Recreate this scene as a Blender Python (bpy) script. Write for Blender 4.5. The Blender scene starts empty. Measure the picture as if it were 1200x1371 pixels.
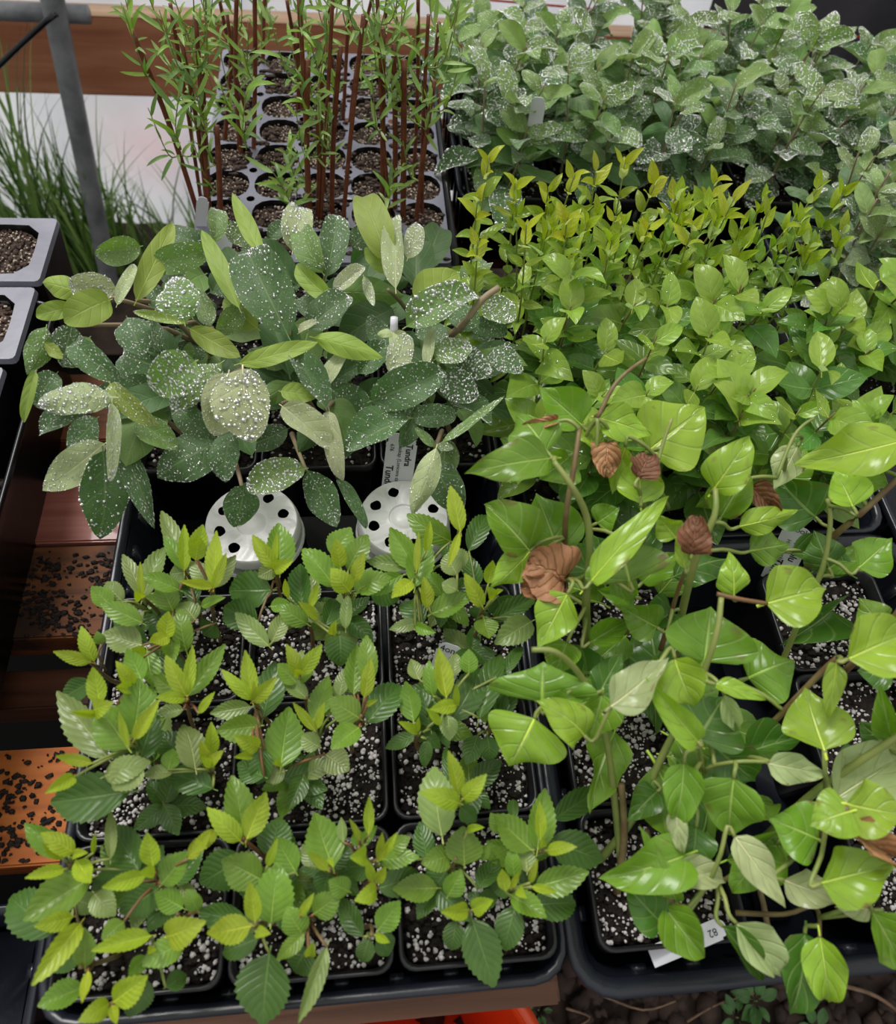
import bpy, bmesh, math, random
from mathutils import Vector, Matrix, geometry
rnd = random.Random(7)
C = bpy.context.scene.collection
PI = math.pi
# ------------------------------------------------------------------ camera
F = 1000.0; CX, CY = 600.0, 685.5
H = 0.4724          # camera height above the pot rims
RZ = 0.62           # height of the pot rims above the ground
def cd(u, v): return Vector(((u-CX)/F, -(v-CY)/F, -1.0)).normalized()
_Y = cd(450.3, -951.3); _Z = -cd(513.0, 1304.4)
_X = _Y.cross(_Z).normalized(); _Y = _Z.cross(_X)
R3 = Matrix((_X, _Y, _Z))                 # camera axes -> world
CAM = Vector((0, 0, RZ+H))
FWD = R3 @ Vector((0, 0, -1))
cam = bpy.data.cameras.new('camera'); camo = bpy.data.objects.new('camera', cam); C.objects.link(camo)
camo.matrix_world = Matrix.Translation(CAM) @ R3.to_4x4()
cam.sensor_fit = 'HORIZONTAL'; cam.sensor_width = 36; cam.lens = 30; cam.clip_start = 0.01; cam.clip_end = 60
cam.dof.use_dof = True; cam.dof.focus_distance = 0.55; cam.dof.aperture_fstop = 9.0
bpy.context.scene.camera = camo
def W(u, v, h=0.0):                       # a sight line met with the level h above the rims
    d = R3 @ cd(u, v); return CAM + d*((RZ+h-CAM.z)/d.z)
def WY(u, v, y):                          # a sight line met with the upright plane at depth y
    d = R3 @ cd(u, v); return CAM + d*(y/d.y)
def mpp(p): return (p-CAM).dot(FWD)/F     # metres per pixel at a point
def px(p):
    q = R3.transposed() @ (p-CAM); return CX+F*q.x/-q.z, CY-F*q.y/-q.z
# ------------------------------------------------------------------ light and exposure
sc = bpy.context.scene
sc.view_settings.view_transform = 'Standard'; sc.view_settings.look = 'None'
sc.view_settings.gamma = 1; sc.view_settings.use_curve_mapping = False
sc.view_settings.exposure = 0.0
w = bpy.data.worlds.new('overcast'); sc.world = w; w.use_nodes = True
nt = w.node_tree; nt.nodes.clear()
o = nt.nodes.new('ShaderNodeOutputWorld'); bg = nt.nodes.new('ShaderNodeBackground')
tc = nt.nodes.new('ShaderNodeTexCoord'); sp = nt.nodes.new('ShaderNodeSeparateXYZ'); cr = nt.nodes.new('ShaderNodeValToRGB')
nt.links.new(tc.outputs['Generated'], sp.inputs[0]); nt.links.new(sp.outputs['Z'], cr.inputs[0])
cr.color_ramp.elements[0].position = 0.0; cr.color_ramp.elements[0].color = (.34, .34, .35, 1)
cr.color_ramp.elements[1].position = 0.9; cr.color_ramp.elements[1].color = (1.22, 1.21, 1.16, 1)
nt.links.new(cr.outputs[0], bg.inputs[0]); bg.inputs[1].default_value = 0.82
nt.links.new(bg.outputs[0], o.inputs[0])
sl = bpy.data.lights.new('daylight', 'SUN'); sl.energy = 2.7; sl.angle = math.radians(24); sl.color = (1, .98, .95)
so = bpy.data.objects.new('daylight', sl); C.objects.link(so)
so.rotation_euler = Vector((.35, -.55, -1)).to_track_quat('-Z', 'Y').to_euler(); so.location = (0, 1, 3)

# ------------------------------------------------------------------ helpers
def tag(ob, label=None, cat=None, group=None, kind=None):
    if label: ob['label'] = label
    if cat: ob['category'] = cat
    if group: ob['group'] = group
    if kind: ob['kind'] = kind
    return ob
def empty(name, loc):
    e = bpy.data.objects.new(name, None); e.empty_display_size = .02; e.location = loc; C.objects.link(e); return e
def link(name, me, parent=None, mw=None, kind=None):
    ob = bpy.data.objects.new(name, me); C.objects.link(ob)
    if parent is not None: ob.parent = parent
    if mw is not None:
        ob.matrix_basis = (Matrix.Translation(-Vector(ORG[parent.name])) @ mw) if parent is not None else mw
    if kind: ob['kind'] = kind
    return ob
ORG = {}
def thing(name, loc, label, cat, group=None):
    e = empty(name, loc); ORG[e.name] = tuple(loc); tag(e, label, cat, group); return e
def mesh(name, vs, fs, mats, smooth=True, mi=None, uvs=None):
    me = bpy.data.meshes.new(name); me.from_pydata([tuple(v) for v in vs], [], fs)
    for m in (mats if isinstance(mats, (list, tuple)) else [mats]): me.materials.append(m)
    if mi: me.polygons.foreach_set('material_index', mi)
    me.polygons.foreach_set('use_smooth', [smooth]*len(me.polygons))
    if uvs:
        l = me.uv_layers.new(name='UVMap')
        for i, lp in enumerate(me.loops): l.data[i].uv = uvs[lp.vertex_index]
    me.update(); return me
def part(name, vs, fs, mats, parent=None, smooth=True, kind=None):
    """world-space mesh"""
    if parent is not None:
        o_ = Vector(ORG[parent.name]); vs = [Vector(v)-o_ for v in vs]
    return link(name, mesh(name, vs, fs, mats, smooth), parent, None, kind)
class MB:
    def __init__(s): s.v = []; s.f = []
    def add(s, vs, fs):
        n = len(s.v); s.v += [Vector(v) for v in vs]; s.f += [tuple(i+n for i in f) for f in fs]
    def box(s, a, b, rot=None, ctr=None, bev=0.0):
        (x0, y0, z0), (x1, y1, z1) = a, b
        if bev > 0:
            bm = bmesh.new(); bmesh.ops.create_cube(bm, size=1)
            for v in bm.verts: v.co = Vector(((x0+x1)/2+v.co.x*(x1-x0), (y0+y1)/2+v.co.y*(y1-y0), (z0+z1)/2+v.co.z*(z1-z0)))
            bmesh.ops.bevel(bm, geom=bm.edges[:], offset=bev, segments=2, affect='EDGES')
            bm.verts.index_update(); s.add([v.co for v in bm.verts], [tuple(v.index for v in f.verts) for f in bm.faces]); bm.free(); return
        s.add([(x0,y0,z0),(x1,y0,z0),(x1,y1,z0),(x0,y1,z0),(x0,y0,z1),(x1,y0,z1),(x1,y1,z1),(x0,y1,z1)],
              [(0,3,2,1),(4,5,6,7),(0,1,5,4),(1,2,6,5),(2,3,7,6),(3,0,4,7)])
    def loops(s, rings, close=True, capa=False, capb=False):
        n = len(rings[0]); base = len(s.v)
        for r in rings: s.v += [Vector(p) for p in r]
        for i in range(len(rings)-1):
            for j in range(n if close else n-1):
                a = base+i*n+j; b = base+i*n+(j+1) % n
                s.f.append((a, b, b+n, a+n))
        if capa: s.f.append(tuple(base+j for j in reversed(range(n))))
        if capb: s.f.append(tuple(base+(len(rings)-1)*n+j for j in range(n)))
    def tube(s, pts, r0, r1=None, n=6, sm=3, cap=True):
        pts = [Vector(p) for p in pts]
        if r1 is None: r1 = r0
        if sm > 1 and len(pts) > 2: pts = catmull(pts, sm)
        N = len(pts); rings = []; up = Vector((.3, .2, .93))
        for i, p in enumerate(pts):
            t = (pts[min(i+1, N-1)]-pts[max(i-1, 0)]).normalized()
            a = t.cross(up)
            if a.length < .1: a = t.cross(Vector((1, 0, 0)))
            a.normalize(); b = t.cross(a); r = r0+(r1-r0)*i/max(1, N-1)
            rings.append([p+(a*math.cos(2*PI*k/n)+b*math.sin(2*PI*k/n))*r for k in range(n)])
        s.loops(rings, True, cap, cap)
    def blob(s, c, r, sq=(1, 1, 1), sub=0, jit=.25):
        t = (1+5**.5)/2
        V = [(-1,t,0),(1,t,0),(-1,-t,0),(1,-t,0),(0,-1,t),(0,1,t),(0,-1,-t),(0,1,-t),(t,0,-1),(t,0,1),(-t,0,-1),(-t,0,1)]
        Fc = [(0,11,5),(0,5,1),(0,1,7),(0,7,10),(0,10,11),(1,5,9),(5,11,4),(11,10,2),(10,7,6),(7,1,8),(3,9,4),(3,4,2),(3,2,6),(3,6,8),(3,8,9),(4,9,5),(2,4,11),(6,2,10),(8,6,7),(9,8,1)]
        c = Vector(c); s.add([c+Vector((v[0]*sq[0], v[1]*sq[1], v[2]*sq[2]))*(r/1.9*(1+rnd.uniform(-jit, jit))) for v in V], Fc)
    def obj(s, name, mats, parent=None, smooth=True, kind=None): return part(name, s.v, s.f, mats, parent, smooth, kind)
    def me(s, name, mats, smooth=True): return mesh(name, s.v, s.f, mats, smooth)
def catmull(P, k):
    out = []; n = len(P)
    for i in range(n-1):
        p0 = P[max(i-1, 0)]; p1 = P[i]; p2 = P[i+1]; p3 = P[min(i+2, n-1)]
        for j in range(k):
            t = j/k; out.append(.5*((2*p1)+(p2-p0)*t+(2*p0-5*p1+4*p2-p3)*t*t+(3*p1-p0-3*p2+p3)*t**3))
    out.append(P[-1]); return out
def rrect(x0, y0, x1, y1, r, z, n=4):
    out = []
    for cx, cy, a0 in ((x1-r, y1-r, 0), (x0+r, y1-r, 90), (x0+r, y0+r, 180), (x1-r, y0+r, 270)):
        for k in range(n+1):
            a = math.radians(a0+90*k/n); out.append(Vector((cx+r*math.cos(a), cy+r*math.sin(a), z)))
    return out
def circ(cx, cy, r, z, n=16, sq=0):
    out = []
    for k in range(n):
        a = 2*PI*(k+.5)/n; rr = r*(1+sq*(math.cos(4*a)*-1)); out.append(Vector((cx+rr*math.cos(a), cy+rr*math.sin(a), z)))
    return out
def plate(outer, holes, z):
    """flat plate with real holes -> verts, faces"""
    pts = [Vector((p.x, p.y)) for p in outer]; edges = []; n = len(pts)
    edges += [(i, (i+1) % n) for i in range(n)]
    for h in holes:
        b = len(pts); m = len(h); pts += [Vector((p.x, p.y)) for p in h]; edges += [(b+i, b+(i+1) % m) for i in range(m)]
    vs, es, fs, _, _, _ = geometry.delaunay_2d_cdt(pts, edges, [], 1, 1e-6)
    cs = []
    for h in holes:
        c = sum((Vector((p.x, p.y)) for p in h), Vector((0, 0)))/len(h); cs.append((c, h))
    def inside(p, h):
        r = False; j = len(h)-1
        for i in range(len(h)):
            if (h[i].y > p.y) != (h[j].y > p.y) and p.x < (h[j].x-h[i].x)*(p.y-h[i].y)/(h[j].y-h[i].y)+h[i].x: r = not r
            j = i
        return r
    out = []
    for f in fs:
        c = (vs[f[0]]+vs[f[1]]+vs[f[2]])/3
        if any(inside(c, h) for cc, h in cs): continue
        a, b, d = vs[f[0]], vs[f[1]], vs[f[2]]
        out.append(tuple(f) if (b-a).cross(d-a) > 0 else tuple(reversed(f)))
    return [Vector((v.x, v.y, z)) for v in vs], out
# ------------------------------------------------------------------ materials
def nodes(name):
    m = bpy.data.materials.new(name); m.use_nodes = True; t = m.node_tree; t.nodes.clear()
    out = t.nodes.new('ShaderNodeOutputMaterial'); p = t.nodes.new('ShaderNodeBsdfPrincipled'); t.links.new(p.outputs[0], out.inputs[0])
    return m, t, p, out
def N(t, ty, **k):
    n = t.nodes.new(ty)
    for a, b in k.items(): setattr(n, a, b)
    return n
def math_(t, op, a, b=None, c=None):
    n = N(t, 'ShaderNodeMath', operation=op)
    for i, x in enumerate((a, b, c)):
        if x is None: continue
        if isinstance(x, (int, float)): n.inputs[i].default_value = x
        else: t.links.new(x, n.inputs[i])
    return n.outputs[0]
def mixc(t, f, a, b, mode='MIX'):
    n = N(t, 'ShaderNodeMix', data_type='RGBA', blend_type=mode)
    for i, x in ((0, f), (6, a), (7, b)):
        if isinstance(x, (int, float)): n.inputs[i].default_value = x
        elif isinstance(x, tuple): n.inputs[i].default_value = (*x, 1)
        else: t.links.new(x, n.inputs[i])
    return n.outputs[2]
def simple(name, col, rough=.5, col2=None, scale=20, bump=0, bscale=60, spec=.5, coat=0, stretch=None, detail=6):
    m, t, p, out = nodes(name); p.inputs['Roughness'].default_value = rough; p.inputs['Specular IOR Level'].default_value = spec
    p.inputs['Coat Weight'].default_value = coat
    g = N(t, 'ShaderNodeNewGeometry'); pos = g.outputs['Position']
    if stretch:
        mp = N(t, 'ShaderNodeMapping'); mp.inputs['Scale'].default_value = stretch; t.links.new(pos, mp.inputs[0]); pos = mp.outputs[0]
    if col2:
        n = N(t, 'ShaderNodeTexNoise'); n.inputs['Scale'].default_value = scale; n.inputs['Detail'].default_value = detail; t.links.new(pos, n.inputs['Vector'])
        r = N(t, 'ShaderNodeValToRGB'); r.color_ramp.elements[0].position = .35; r.color_ramp.elements[1].position = .65
        r.color_ramp.elements[0].color = (*col, 1); r.color_ramp.elements[1].color = (*col2, 1); t.links.new(n.outputs['Fac'], r.inputs[0]); t.links.new(r.outputs[0], p.inputs['Base Color'])
    else: p.inputs['Base Color'].default_value = (*col, 1)
    if bump:
        n = N(t, 'ShaderNodeTexNoise'); n.inputs['Scale'].default_value = bscale; n.inputs['Detail'].default_value = 5; t.links.new(pos, n.inputs['Vector'])
        b = N(t, 'ShaderNodeBump'); b.inputs['Strength'].default_value = bump; b.inputs['Distance'].default_value = .004; t.links.new(n.outputs['Fac'], b.inputs['Height']); t.links.new(b.outputs[0], p.inputs['Normal'])
    return m
def leafmat(name, nv=7, slope=.9, rough=.4, veinmix=.35, bump=.5, under=(.62, .72, .5), undermix=.5, trans=.32, fuzz=0, spec=.5, coat=0, blotch=0):
    m, t, p, out = nodes(name)
    oi = N(t, 'ShaderNodeObjectInfo'); uv = N(t, 'ShaderNodeUVMap'); s = N(t, 'ShaderNodeSeparateXYZ'); t.links.new(uv.outputs[0], s.inputs[0])
    au = math_(t, 'ABSOLUTE', math_(t, 'SUBTRACT', s.outputs[0], .5))            # 0..0.5
    a = math_(t, 'SUBTRACT', math_(t, 'MULTIPLY', s.outputs[1], nv), math_(t, 'MULTIPLY', au, slope*nv*.6))
    tri = math_(t, 'ABSOLUTE', math_(t, 'SUBTRACT', math_(t, 'FRACT', a), .5))     # 0 at mid .. .5 at vein
    side = N(t, 'ShaderNodeMapRange'); side.inputs[1].default_value = .40; side.inputs[2].default_value = .5; t.links.new(tri, side.inputs[0])
    mid = N(t, 'ShaderNodeMapRange'); mid.inputs[1].default_value = .035; mid.inputs[2].default_value = .012; t.links.new(au, mid.inputs[0])
    vein = math_(t, 'MAXIMUM', math_(t, 'MULTIPLY', side.outputs[0], .55), mid.outputs[0])
    nz = N(t, 'ShaderNodeTexNoise'); nz.inputs['Scale'].default_value = 4.0; nz.inputs['Detail'].default_value = 4
    ad = N(t, 'ShaderNodeVectorMath', operation='ADD'); t.links.new(uv.outputs[0], ad.inputs[0]); cx = N(t, 'ShaderNodeCombineXYZ'); t.links.new(math_(t, 'MULTIPLY', oi.outputs['Random'], 40.0), cx.inputs[2]); t.links.new(cx.outputs[0], ad.inputs[1]); t.links.new(ad.outputs[0], nz.inputs['Vector'])
    hs = N(t, 'ShaderNodeHueSaturation'); t.links.new(oi.outputs['Color'], hs.inputs['Color'])
    t.links.new(math_(t, 'ADD', .75, math_(t, 'MULTIPLY', nz.outputs['Fac'], .5)), hs.inputs['Value'])
    col = mixc(t, math_(t, 'MULTIPLY', vein, veinmix), hs.outputs[0], (.42, .52, .2))
    if blotch:
        r = N(t, 'ShaderNodeMapRange'); r.inputs[1].default_value = .60; r.inputs[2].default_value = .68; t.links.new(nz.outputs['Fac'], r.inputs[0])
        edge = N(t, 'ShaderNodeMapRange'); edge.inputs[1].default_value = .25; edge.inputs[2].default_value = .5; t.links.new(au, edge.inputs[0])
        col = mixc(t, math_(t, 'MULTIPLY', math_(t, 'MULTIPLY', r.outputs[0], edge.outputs[0]), blotch), col, (.16, .08, .04))
    g = N(t, 'ShaderNodeNewGeometry')
    un = mixc(t, undermix, col, under)
    col = mixc(t, g.outputs['Backfacing'], col, un)
    if fuzz:
        n2 = N(t, 'ShaderNodeTexNoise'); n2.inputs['Scale'].default_value = 90; n2.inputs['Detail'].default_value = 2; t.links.new(uv.outputs[0], n2.inputs['Vector'])
        r2 = N(t, 'ShaderNodeMapRange'); r2.inputs[1].default_value = .52; r2.inputs[2].default_value = .72; t.links.new(n2.outputs['Fac'], r2.inputs[0])
        col = mixc(t, math_(t, 'MULTIPLY', r2.outputs[0], fuzz), col, (.50, .58, .38))
        p.inputs['Sheen Weight'].default_value = .35; p.inputs['Sheen Roughness'].default_value = .4
    t.links.new(col, p.inputs['Base Color'])
    hgt = math_(t, 'SUBTRACT', math_(t, 'MULTIPLY', nz.outputs['Fac'], .35), math_(t, 'MULTIPLY', vein, .8))
    hgt = math_(t, 'ADD', hgt, math_(t, 'MULTIPLY', math_(t, 'SUBTRACT', .5, tri), .6))
    b = N(t, 'ShaderNodeBump'); b.inputs['Strength'].default_value = bump; b.inputs['Distance'].default_value = .0012
    t.links.new(hgt, b.inputs['Height']); t.links.new(b.outputs[0], p.inputs['Normal'])
    p.inputs['Roughness'].default_value = rough; p.inputs['Specular IOR Level'].default_value = spec
    p.inputs['Coat Weight'].default_value = coat; p.inputs['Coat Roughness'].default_value = .12
    tr = N(t, 'ShaderNodeBsdfTranslucent'); t.links.new(mixc(t, .6, col, (.35, .6, .04), 'MIX') if False else col, tr.inputs[0]); t.links.new(b.outputs[0], tr.inputs[1])
    hs2 = N(t, 'ShaderNodeHueSaturation'); hs2.inputs['Saturation'].default_value = 1.25; hs2.inputs['Value'].default_value = 1.5; t.links.new(col, hs2.inputs['Color']); t.links.new(hs2.outputs[0], tr.inputs[0])
    mx = N(t, 'ShaderNodeMixShader'); mx.inputs[0].default_value = trans; t.links.new(p.outputs[0], mx.inputs[1]); t.links.new(tr.outputs[0], mx.inputs[2]); t.links.new(mx.outputs[0], out.inputs[0])
    return m
def tintmat(name, rough=.5, mul=(1, 1, 1)):
    m, t, p, out = nodes(name); oi = N(t, 'ShaderNodeObjectInfo')
    t.links.new(mixc(t, 1.0, oi.outputs['Color'], mul, 'MULTIPLY'), p.inputs['Base Color']); p.inputs['Roughness'].default_value = rough; return m
M = {}
M['serrated'] = leafmat('serrated_leaf', nv=8, slope=.9, rough=.3, veinmix=.10, bump=.38, undermix=.3)
M['dew'] = leafmat('downy_leaf', nv=5, slope=.8, rough=.58, veinmix=.14, bump=.35, fuzz=.26, undermix=.5, under=(.36, .44, .22), trans=.28)
M['big'] = leafmat('wilted_leaf', nv=4, slope=1.1, rough=.26, veinmix=.5, bump=.6, undermix=.5, trans=.30, blotch=.9)
M['ovate'] = leafmat('ovate_leaf', nv=5, slope=1.0, rough=.24, veinmix=.22, bump=.35, undermix=.45, trans=.38)
M['willow'] = leafmat('narrow_leaf', nv=3, slope=.5, rough=.45, veinmix=.2, bump=.1, undermix=.4)
M['dead'] = leafmat('dead_leaf', nv=6, slope=1.2, rough=.6, veinmix=.1, bump=1.0, undermix=.3, under=(.3, .2, .14), trans=.1)
M['rib'] = tintmat('leaf_rib', .45, (2.1, 1.65, 2.2))
M['stem_green'] = simple('green_stem', (.16, .22, .045), .45, (.24, .27, .07), 60)
M['stem_brown'] = simple('brown_stem', (.13, .075, .03), .5, (.2, .16, .06), 80)
M['stem_red'] = simple('reddish_stem', (.2, .07, .035), .5, (.16, .13, .05), 90)
M['stem_grey'] = simple('downy_stem', (.22, .2, .1), .6, (.3, .2, .14), 70)
M['cane'] = simple('willow_cane', (.13, .032, .014), .35, (.2, .06, .028), 90, .3, 200)
M['pot'] = simple('black_plastic', (.004, .004, .005), .3, (.009, .009, .011), 30, .1, 40, spec=.4)
M['tray'] = simple('tray_plastic', (.005, .006, .010), .27, (.011, .013, .02), 14, .15, 30, spec=.4)
M['grey'] = simple('grey_plastic', (.13, .13, .17), .35, (.19, .19, .24), 16, .1, 40)
M['soil'] = simple('potting_mix', (.005, .003, .0025), .75, (.024, .014, .010), 240, 1.0, 380, spec=.35)
M['soil_top'] = simple('bark_mix', (.02, .011, .008), .75, (.09, .055, .04), 260, 1.0, 300, spec=.3)
M['perlite'] = simple('perlite', (.36, .33, .33), .85, (.72, .68, .67), 300)
M['earth'] = simple('bare_earth', (.018, .010, .007), .85, (.055, .032, .022), 26, 1.0, 50)
M['white'] = simple('white_plastic', (.86, .85, .86), .35, (.74, .72, .73), 26, .35, 50)
M['tag'] = simple('tag_plastic', (.72, .72, .78), .3)
M['ink'] = simple('black_ink', (.01, .01, .012), .5)
M['hole'] = simple('painted_shade', (.004, .004, .004), .9, spec=0)  # flat black put where only shade would show
M['pipe'] = simple('galvanised_pipe', (.16, .17, .18), .4, (.28, .29, .3), 30, .2, 90)
M['string'] = simple('red_string', (.5, .03, .03), .6)
M['orange'] = simple('orange_plastic', (.75, .07, .012), .35)
M['grass'] = tintmat('grass_blade', .5)
M['root'] = simple('dry_root', (.25, .16, .1), .8, (.12, .07, .04), 60)
def wood(name, a, b, c, rough, coat, sc_=(3, 60, 60), patch=None):
    m, t, p, out = nodes(name); g = N(t, 'ShaderNodeNewGeometry'); mp = N(t, 'ShaderNodeMapping'); mp.inputs['Scale'].default_value = sc_; t.links.new(g.outputs['Position'], mp.inputs[0])
    n = N(t, 'ShaderNodeTexNoise'); n.inputs['Scale'].default_value = 1.6; n.inputs['Detail'].default_value = 8; n.inputs['Distortion'].default_value = .6; t.links.new(mp.outputs[0], n.inputs['Vector'])
    r = N(t, 'ShaderNodeValToRGB'); e = r.color_ramp.elements; e[0].position = .3; e[0].color = (*a, 1); e[1].position = .7; e[1].color = (*c, 1); x = e.new(.5); x.color = (*b, 1); t.links.new(n.outputs['Fac'], r.inputs[0])
    col = r.outputs[0]
    if patch:
        n2 = N(t, 'ShaderNodeTexNoise'); n2.inputs['Scale'].default_value = 14; n2.inputs['Detail'].default_value = 6; t.links.new(g.outputs['Position'], n2.inputs['Vector'])
        q = N(t, 'ShaderNodeMapRange'); q.inputs[1].default_value = .52; q.inputs[2].default_value = .6; t.links.new(n2.outputs['Fac'], q.inputs[0]); col = mixc(t, math_(t, 'MULTIPLY', q.outputs[0], .85), col, patch)
    t.links.new(col, p.inputs['Base Color']); p.inputs['Roughness'].default_value = rough; p.inputs['Coat Weight'].default_value = coat; p.inputs['Coat Roughness'].default_value = .08; p.inputs['Specular IOR Level'].default_value = .25
    bb = N(t, 'ShaderNodeBump'); bb.inputs['Strength'].default_value = .25; bb.inputs['Distance'].default_value = .002; t.links.new(n.outputs['Fac'], bb.inputs['Height']); t.links.new(bb.outputs[0], p.inputs['Normal']); return m
M['wood_wet'] = wood('wet_orange_wood', (.24, .065, .012), (.36, .10, .018), (.44, .14, .028), .6, 0)
M['wood_dark'] = wood('wet_dark_wood', (.05, .018, .008), (.12, .042, .014), (.17, .055, .015), .65, 0, patch=(.01, .006, .004))
M['wood_red_sheen'] = wood('wet_red_wood_painted_sheen', (.22, .07, .05), (.30, .10, .075), (.38, .15, .11), .42, .35)  # sky sheen on the wet wood is painted into the pinkish colour
M['wood_brown'] = wood('brown_wood', (.06, .022, .012), (.1, .038, .02), (.13, .05, .026), .5, .1)
M['wood_board'] = wood('board_wood', (.36, .13, .07), (.48, .19, .10), (.56, .25, .14), .55, 0, (2.5, 30, 30))
M['wood_pale'] = wood('pale_wood', (.3, .14, .08), (.42, .2, .12), (.52, .27, .17), .6, 0)
M['wood_front'] = wood('front_wood', (.14, .07, .045), (.2, .1, .065), (.28, .15, .1), .6, 0)
M['wood_cap'] = wood('cap_wood', (.6, .38, .25), (.7, .46, .3), (.75, .52, .36), .6, 0)
# film: white plastic sheet lit from behind
m, t, p, out = nodes('white_film'); g = N(t, 'ShaderNodeNewGeometry')
n = N(t, 'ShaderNodeTexNoise'); n.inputs['Scale'].default_value = 3.2; n.inputs['Detail'].default_value = 5; n.inputs['Distortion'].default_value = 1.2; t.links.new(g.outputs['Position'], n.inputs['Vector'])
r = N(t, 'ShaderNodeValToRGB'); e = r.color_ramp.elements; e[0].position = .35; e[0].color = (.74, .77, .84, 1); e[1].position = .65; e[1].color = (.93, .93, .95, 1); t.links.new(n.outputs['Fac'], r.inputs[0])
n3 = N(t, 'ShaderNodeVectorMath', operation='DISTANCE'); t.links.new(g.outputs['Position'], n3.inputs[0]); pk = WY(205, 195, 1.42); n3.inputs[1].default_value = pk
mr = N(t, 'ShaderNodeMapRange'); mr.inputs[1].default_value = .13; mr.inputs[2].default_value = 0.0; t.links.new(n3.outputs['Value'], mr.inputs[0])
col = mixc(t, math_(t, 'MULTIPLY', mr.outputs[0], .45), r.outputs[0], (.95, .5, .5))
t.links.new(col, p.inputs['Base Color']); p.inputs['Roughness'].default_value = .35
tr = N(t, 'ShaderNodeBsdfTranslucent'); t.links.new(col, tr.inputs[0]); mx = N(t, 'ShaderNodeMixShader'); mx.inputs[0].default_value = .7
b = N(t, 'ShaderNodeBump'); b.inputs['Strength'].default_value = .6; b.inputs['Distance'].default_value = .02; t.links.new(n.outputs['Fac'], b.inputs['Height']); t.links.new(b.outputs[0], p.inputs['Normal'])
t.links.new(p.outputs[0], mx.inputs[1]); t.links.new(tr.outputs[0], mx.inputs[2]); t.links.new(mx.outputs[0], out.inputs[0]); M['film'] = m
M['tarp'] = simple('dark_tarpaulin', (.05, .048, .055), .45, (.085, .08, .09), 6, .5, 12)
# water bead: clear with a bright skin
m, t, p, out = nodes('water'); ly = N(t, 'ShaderNodeFresnel'); ly.inputs[0].default_value = 1.45
gl = N(t, 'ShaderNodeBsdfGlossy'); gl.inputs['Roughness'].default_value = .12; gl.inputs[0].default_value = (1, 1, 1, 1)
tp = N(t, 'ShaderNodeBsdfTransparent'); tp.inputs[0].default_value = (.97, 1, .97, 1); mx = N(t, 'ShaderNodeMixShader')
t.links.new(math_(t, 'MINIMUM', math_(t, 'ADD', math_(t, 'MULTIPLY', ly.outputs[0], 1.6), .36), 1.0), mx.inputs[0]); t.links.new(tp.outputs[0], mx.inputs[1]); t.links.new(gl.outputs[0], mx.inputs[2]); t.links.new(mx.outputs[0], out.inputs[0]); M['water'] = m
# ------------------------------------------------------------------ leaf meshes
def leafmesh(name, mat, ratio=.5, p=.75, q=.9, nu=6, nv=12, fold=.25, curl=.6, twist=0, wave=.03, serr=0, pet=.12, rib=.012, pucker=0, crumple=0, seed=0):
    rr = random.Random(seed); NV = nv
    mx_ = (p/(p+q))**p*(q/(p+q))**q
    path = [(0.0, 0.0)]
    for i in range(NV):
        v = (i+.5)/NV; a = curl*(.5-v)+.0; y, z = path[-1]; path.append((y+math.cos(a)/NV, z+math.sin(a)/NV))
    ye, ze = path[-1]; L = math.hypot(ye, ze); an = math.atan2(ze, ye)
    path = [((y*math.cos(an)+z*math.sin(an))/L, (-y*math.sin(an)+z*math.cos(an))/L) for y, z in path]
    vs = []; uvs = []; fs = []; ph = rr.uniform(0, 6)
    for i in range(NV+1):
        v = i/NV; hw = ratio/2*((max(v, 0)**p)*((1-v)**q)/mx_)
        if i == 0: hw = ratio*.02
        if i == NV: hw = 0.0015
        y, z = path[i]; tw = twist*(v-.5)
        j1 = path[min(i+1, NV)]; j0 = path[max(i-1, 0)]; ta = math.atan2(j1[1]-j0[1], j1[0]-j0[0])
        for j in range(nu+1):
            u = -1+2*j/nu; e = 1
            if serr and abs(u) > .99 and 0 < i < NV: e = 1+(serr if i % 2 else -serr)
            x = u*hw*e; lift = abs(x)*math.tan(fold)
            lift += wave*math.sin(v*9+ph+(1.3 if u > 0 else 0))*abs(u)**2*(1-abs(2*v-1)**3)
            if pucker: lift += pucker*math.sin(v*6*PI-abs(u)*2.5)*min(1, abs(u)*3)*(1-abs(u)**4*.5)*(1-v)
            if crumple: lift += crumple*(rr.random()-.5); x += crumple*.5*(rr.random()-.5)
            x *= math.cos(fold*.6)
            xx = x*math.cos(tw)-lift*math.sin(tw); ll = x*math.sin(tw)+lift*math.cos(tw)
            yy = y-math.sin(ta)*ll+(.02*serr if False else 0); zz = z+math.cos(ta)*ll
            if serr and abs(u) > .99 and i % 2: yy += .02
            vs.append(Vector((xx, yy, zz))); uvs.append((j/nu, v))
    w_ = nu+1
    for i in range(NV):
        for j in range(nu): fs.append((i*w_+j, i*w_+j+1, (i+1)*w_+j+1, (i+1)*w_+j))
    mi = [0]*len(fs)
    if rib > 0:
        mb = MB(); pts = [Vector((0, -pet, -pet*.35)), Vector((0, -pet*.4, -pet*.08))] if pet > 0 else []
        k = [i for i in range(0, int(NV*.8)+1, 2)]
        pts += [Vector((0, path[i][0], path[i][1]-rib*.25)) for i in k]
        mb.tube(pts, rib, rib*.25, n=4, sm=1, cap=False); n0 = len(vs)
        vs += mb.v; uvs += [(.5, .5)]*len(mb.v); fs += [tuple(a+n0 for a in f) for f in mb.f]; mi += [1]*len(mb.f)
    me = mesh(name, vs, fs, [mat, M['rib']], True, mi, uvs)
    return me, vs[:w_*(NV+1)], w_, NV
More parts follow.
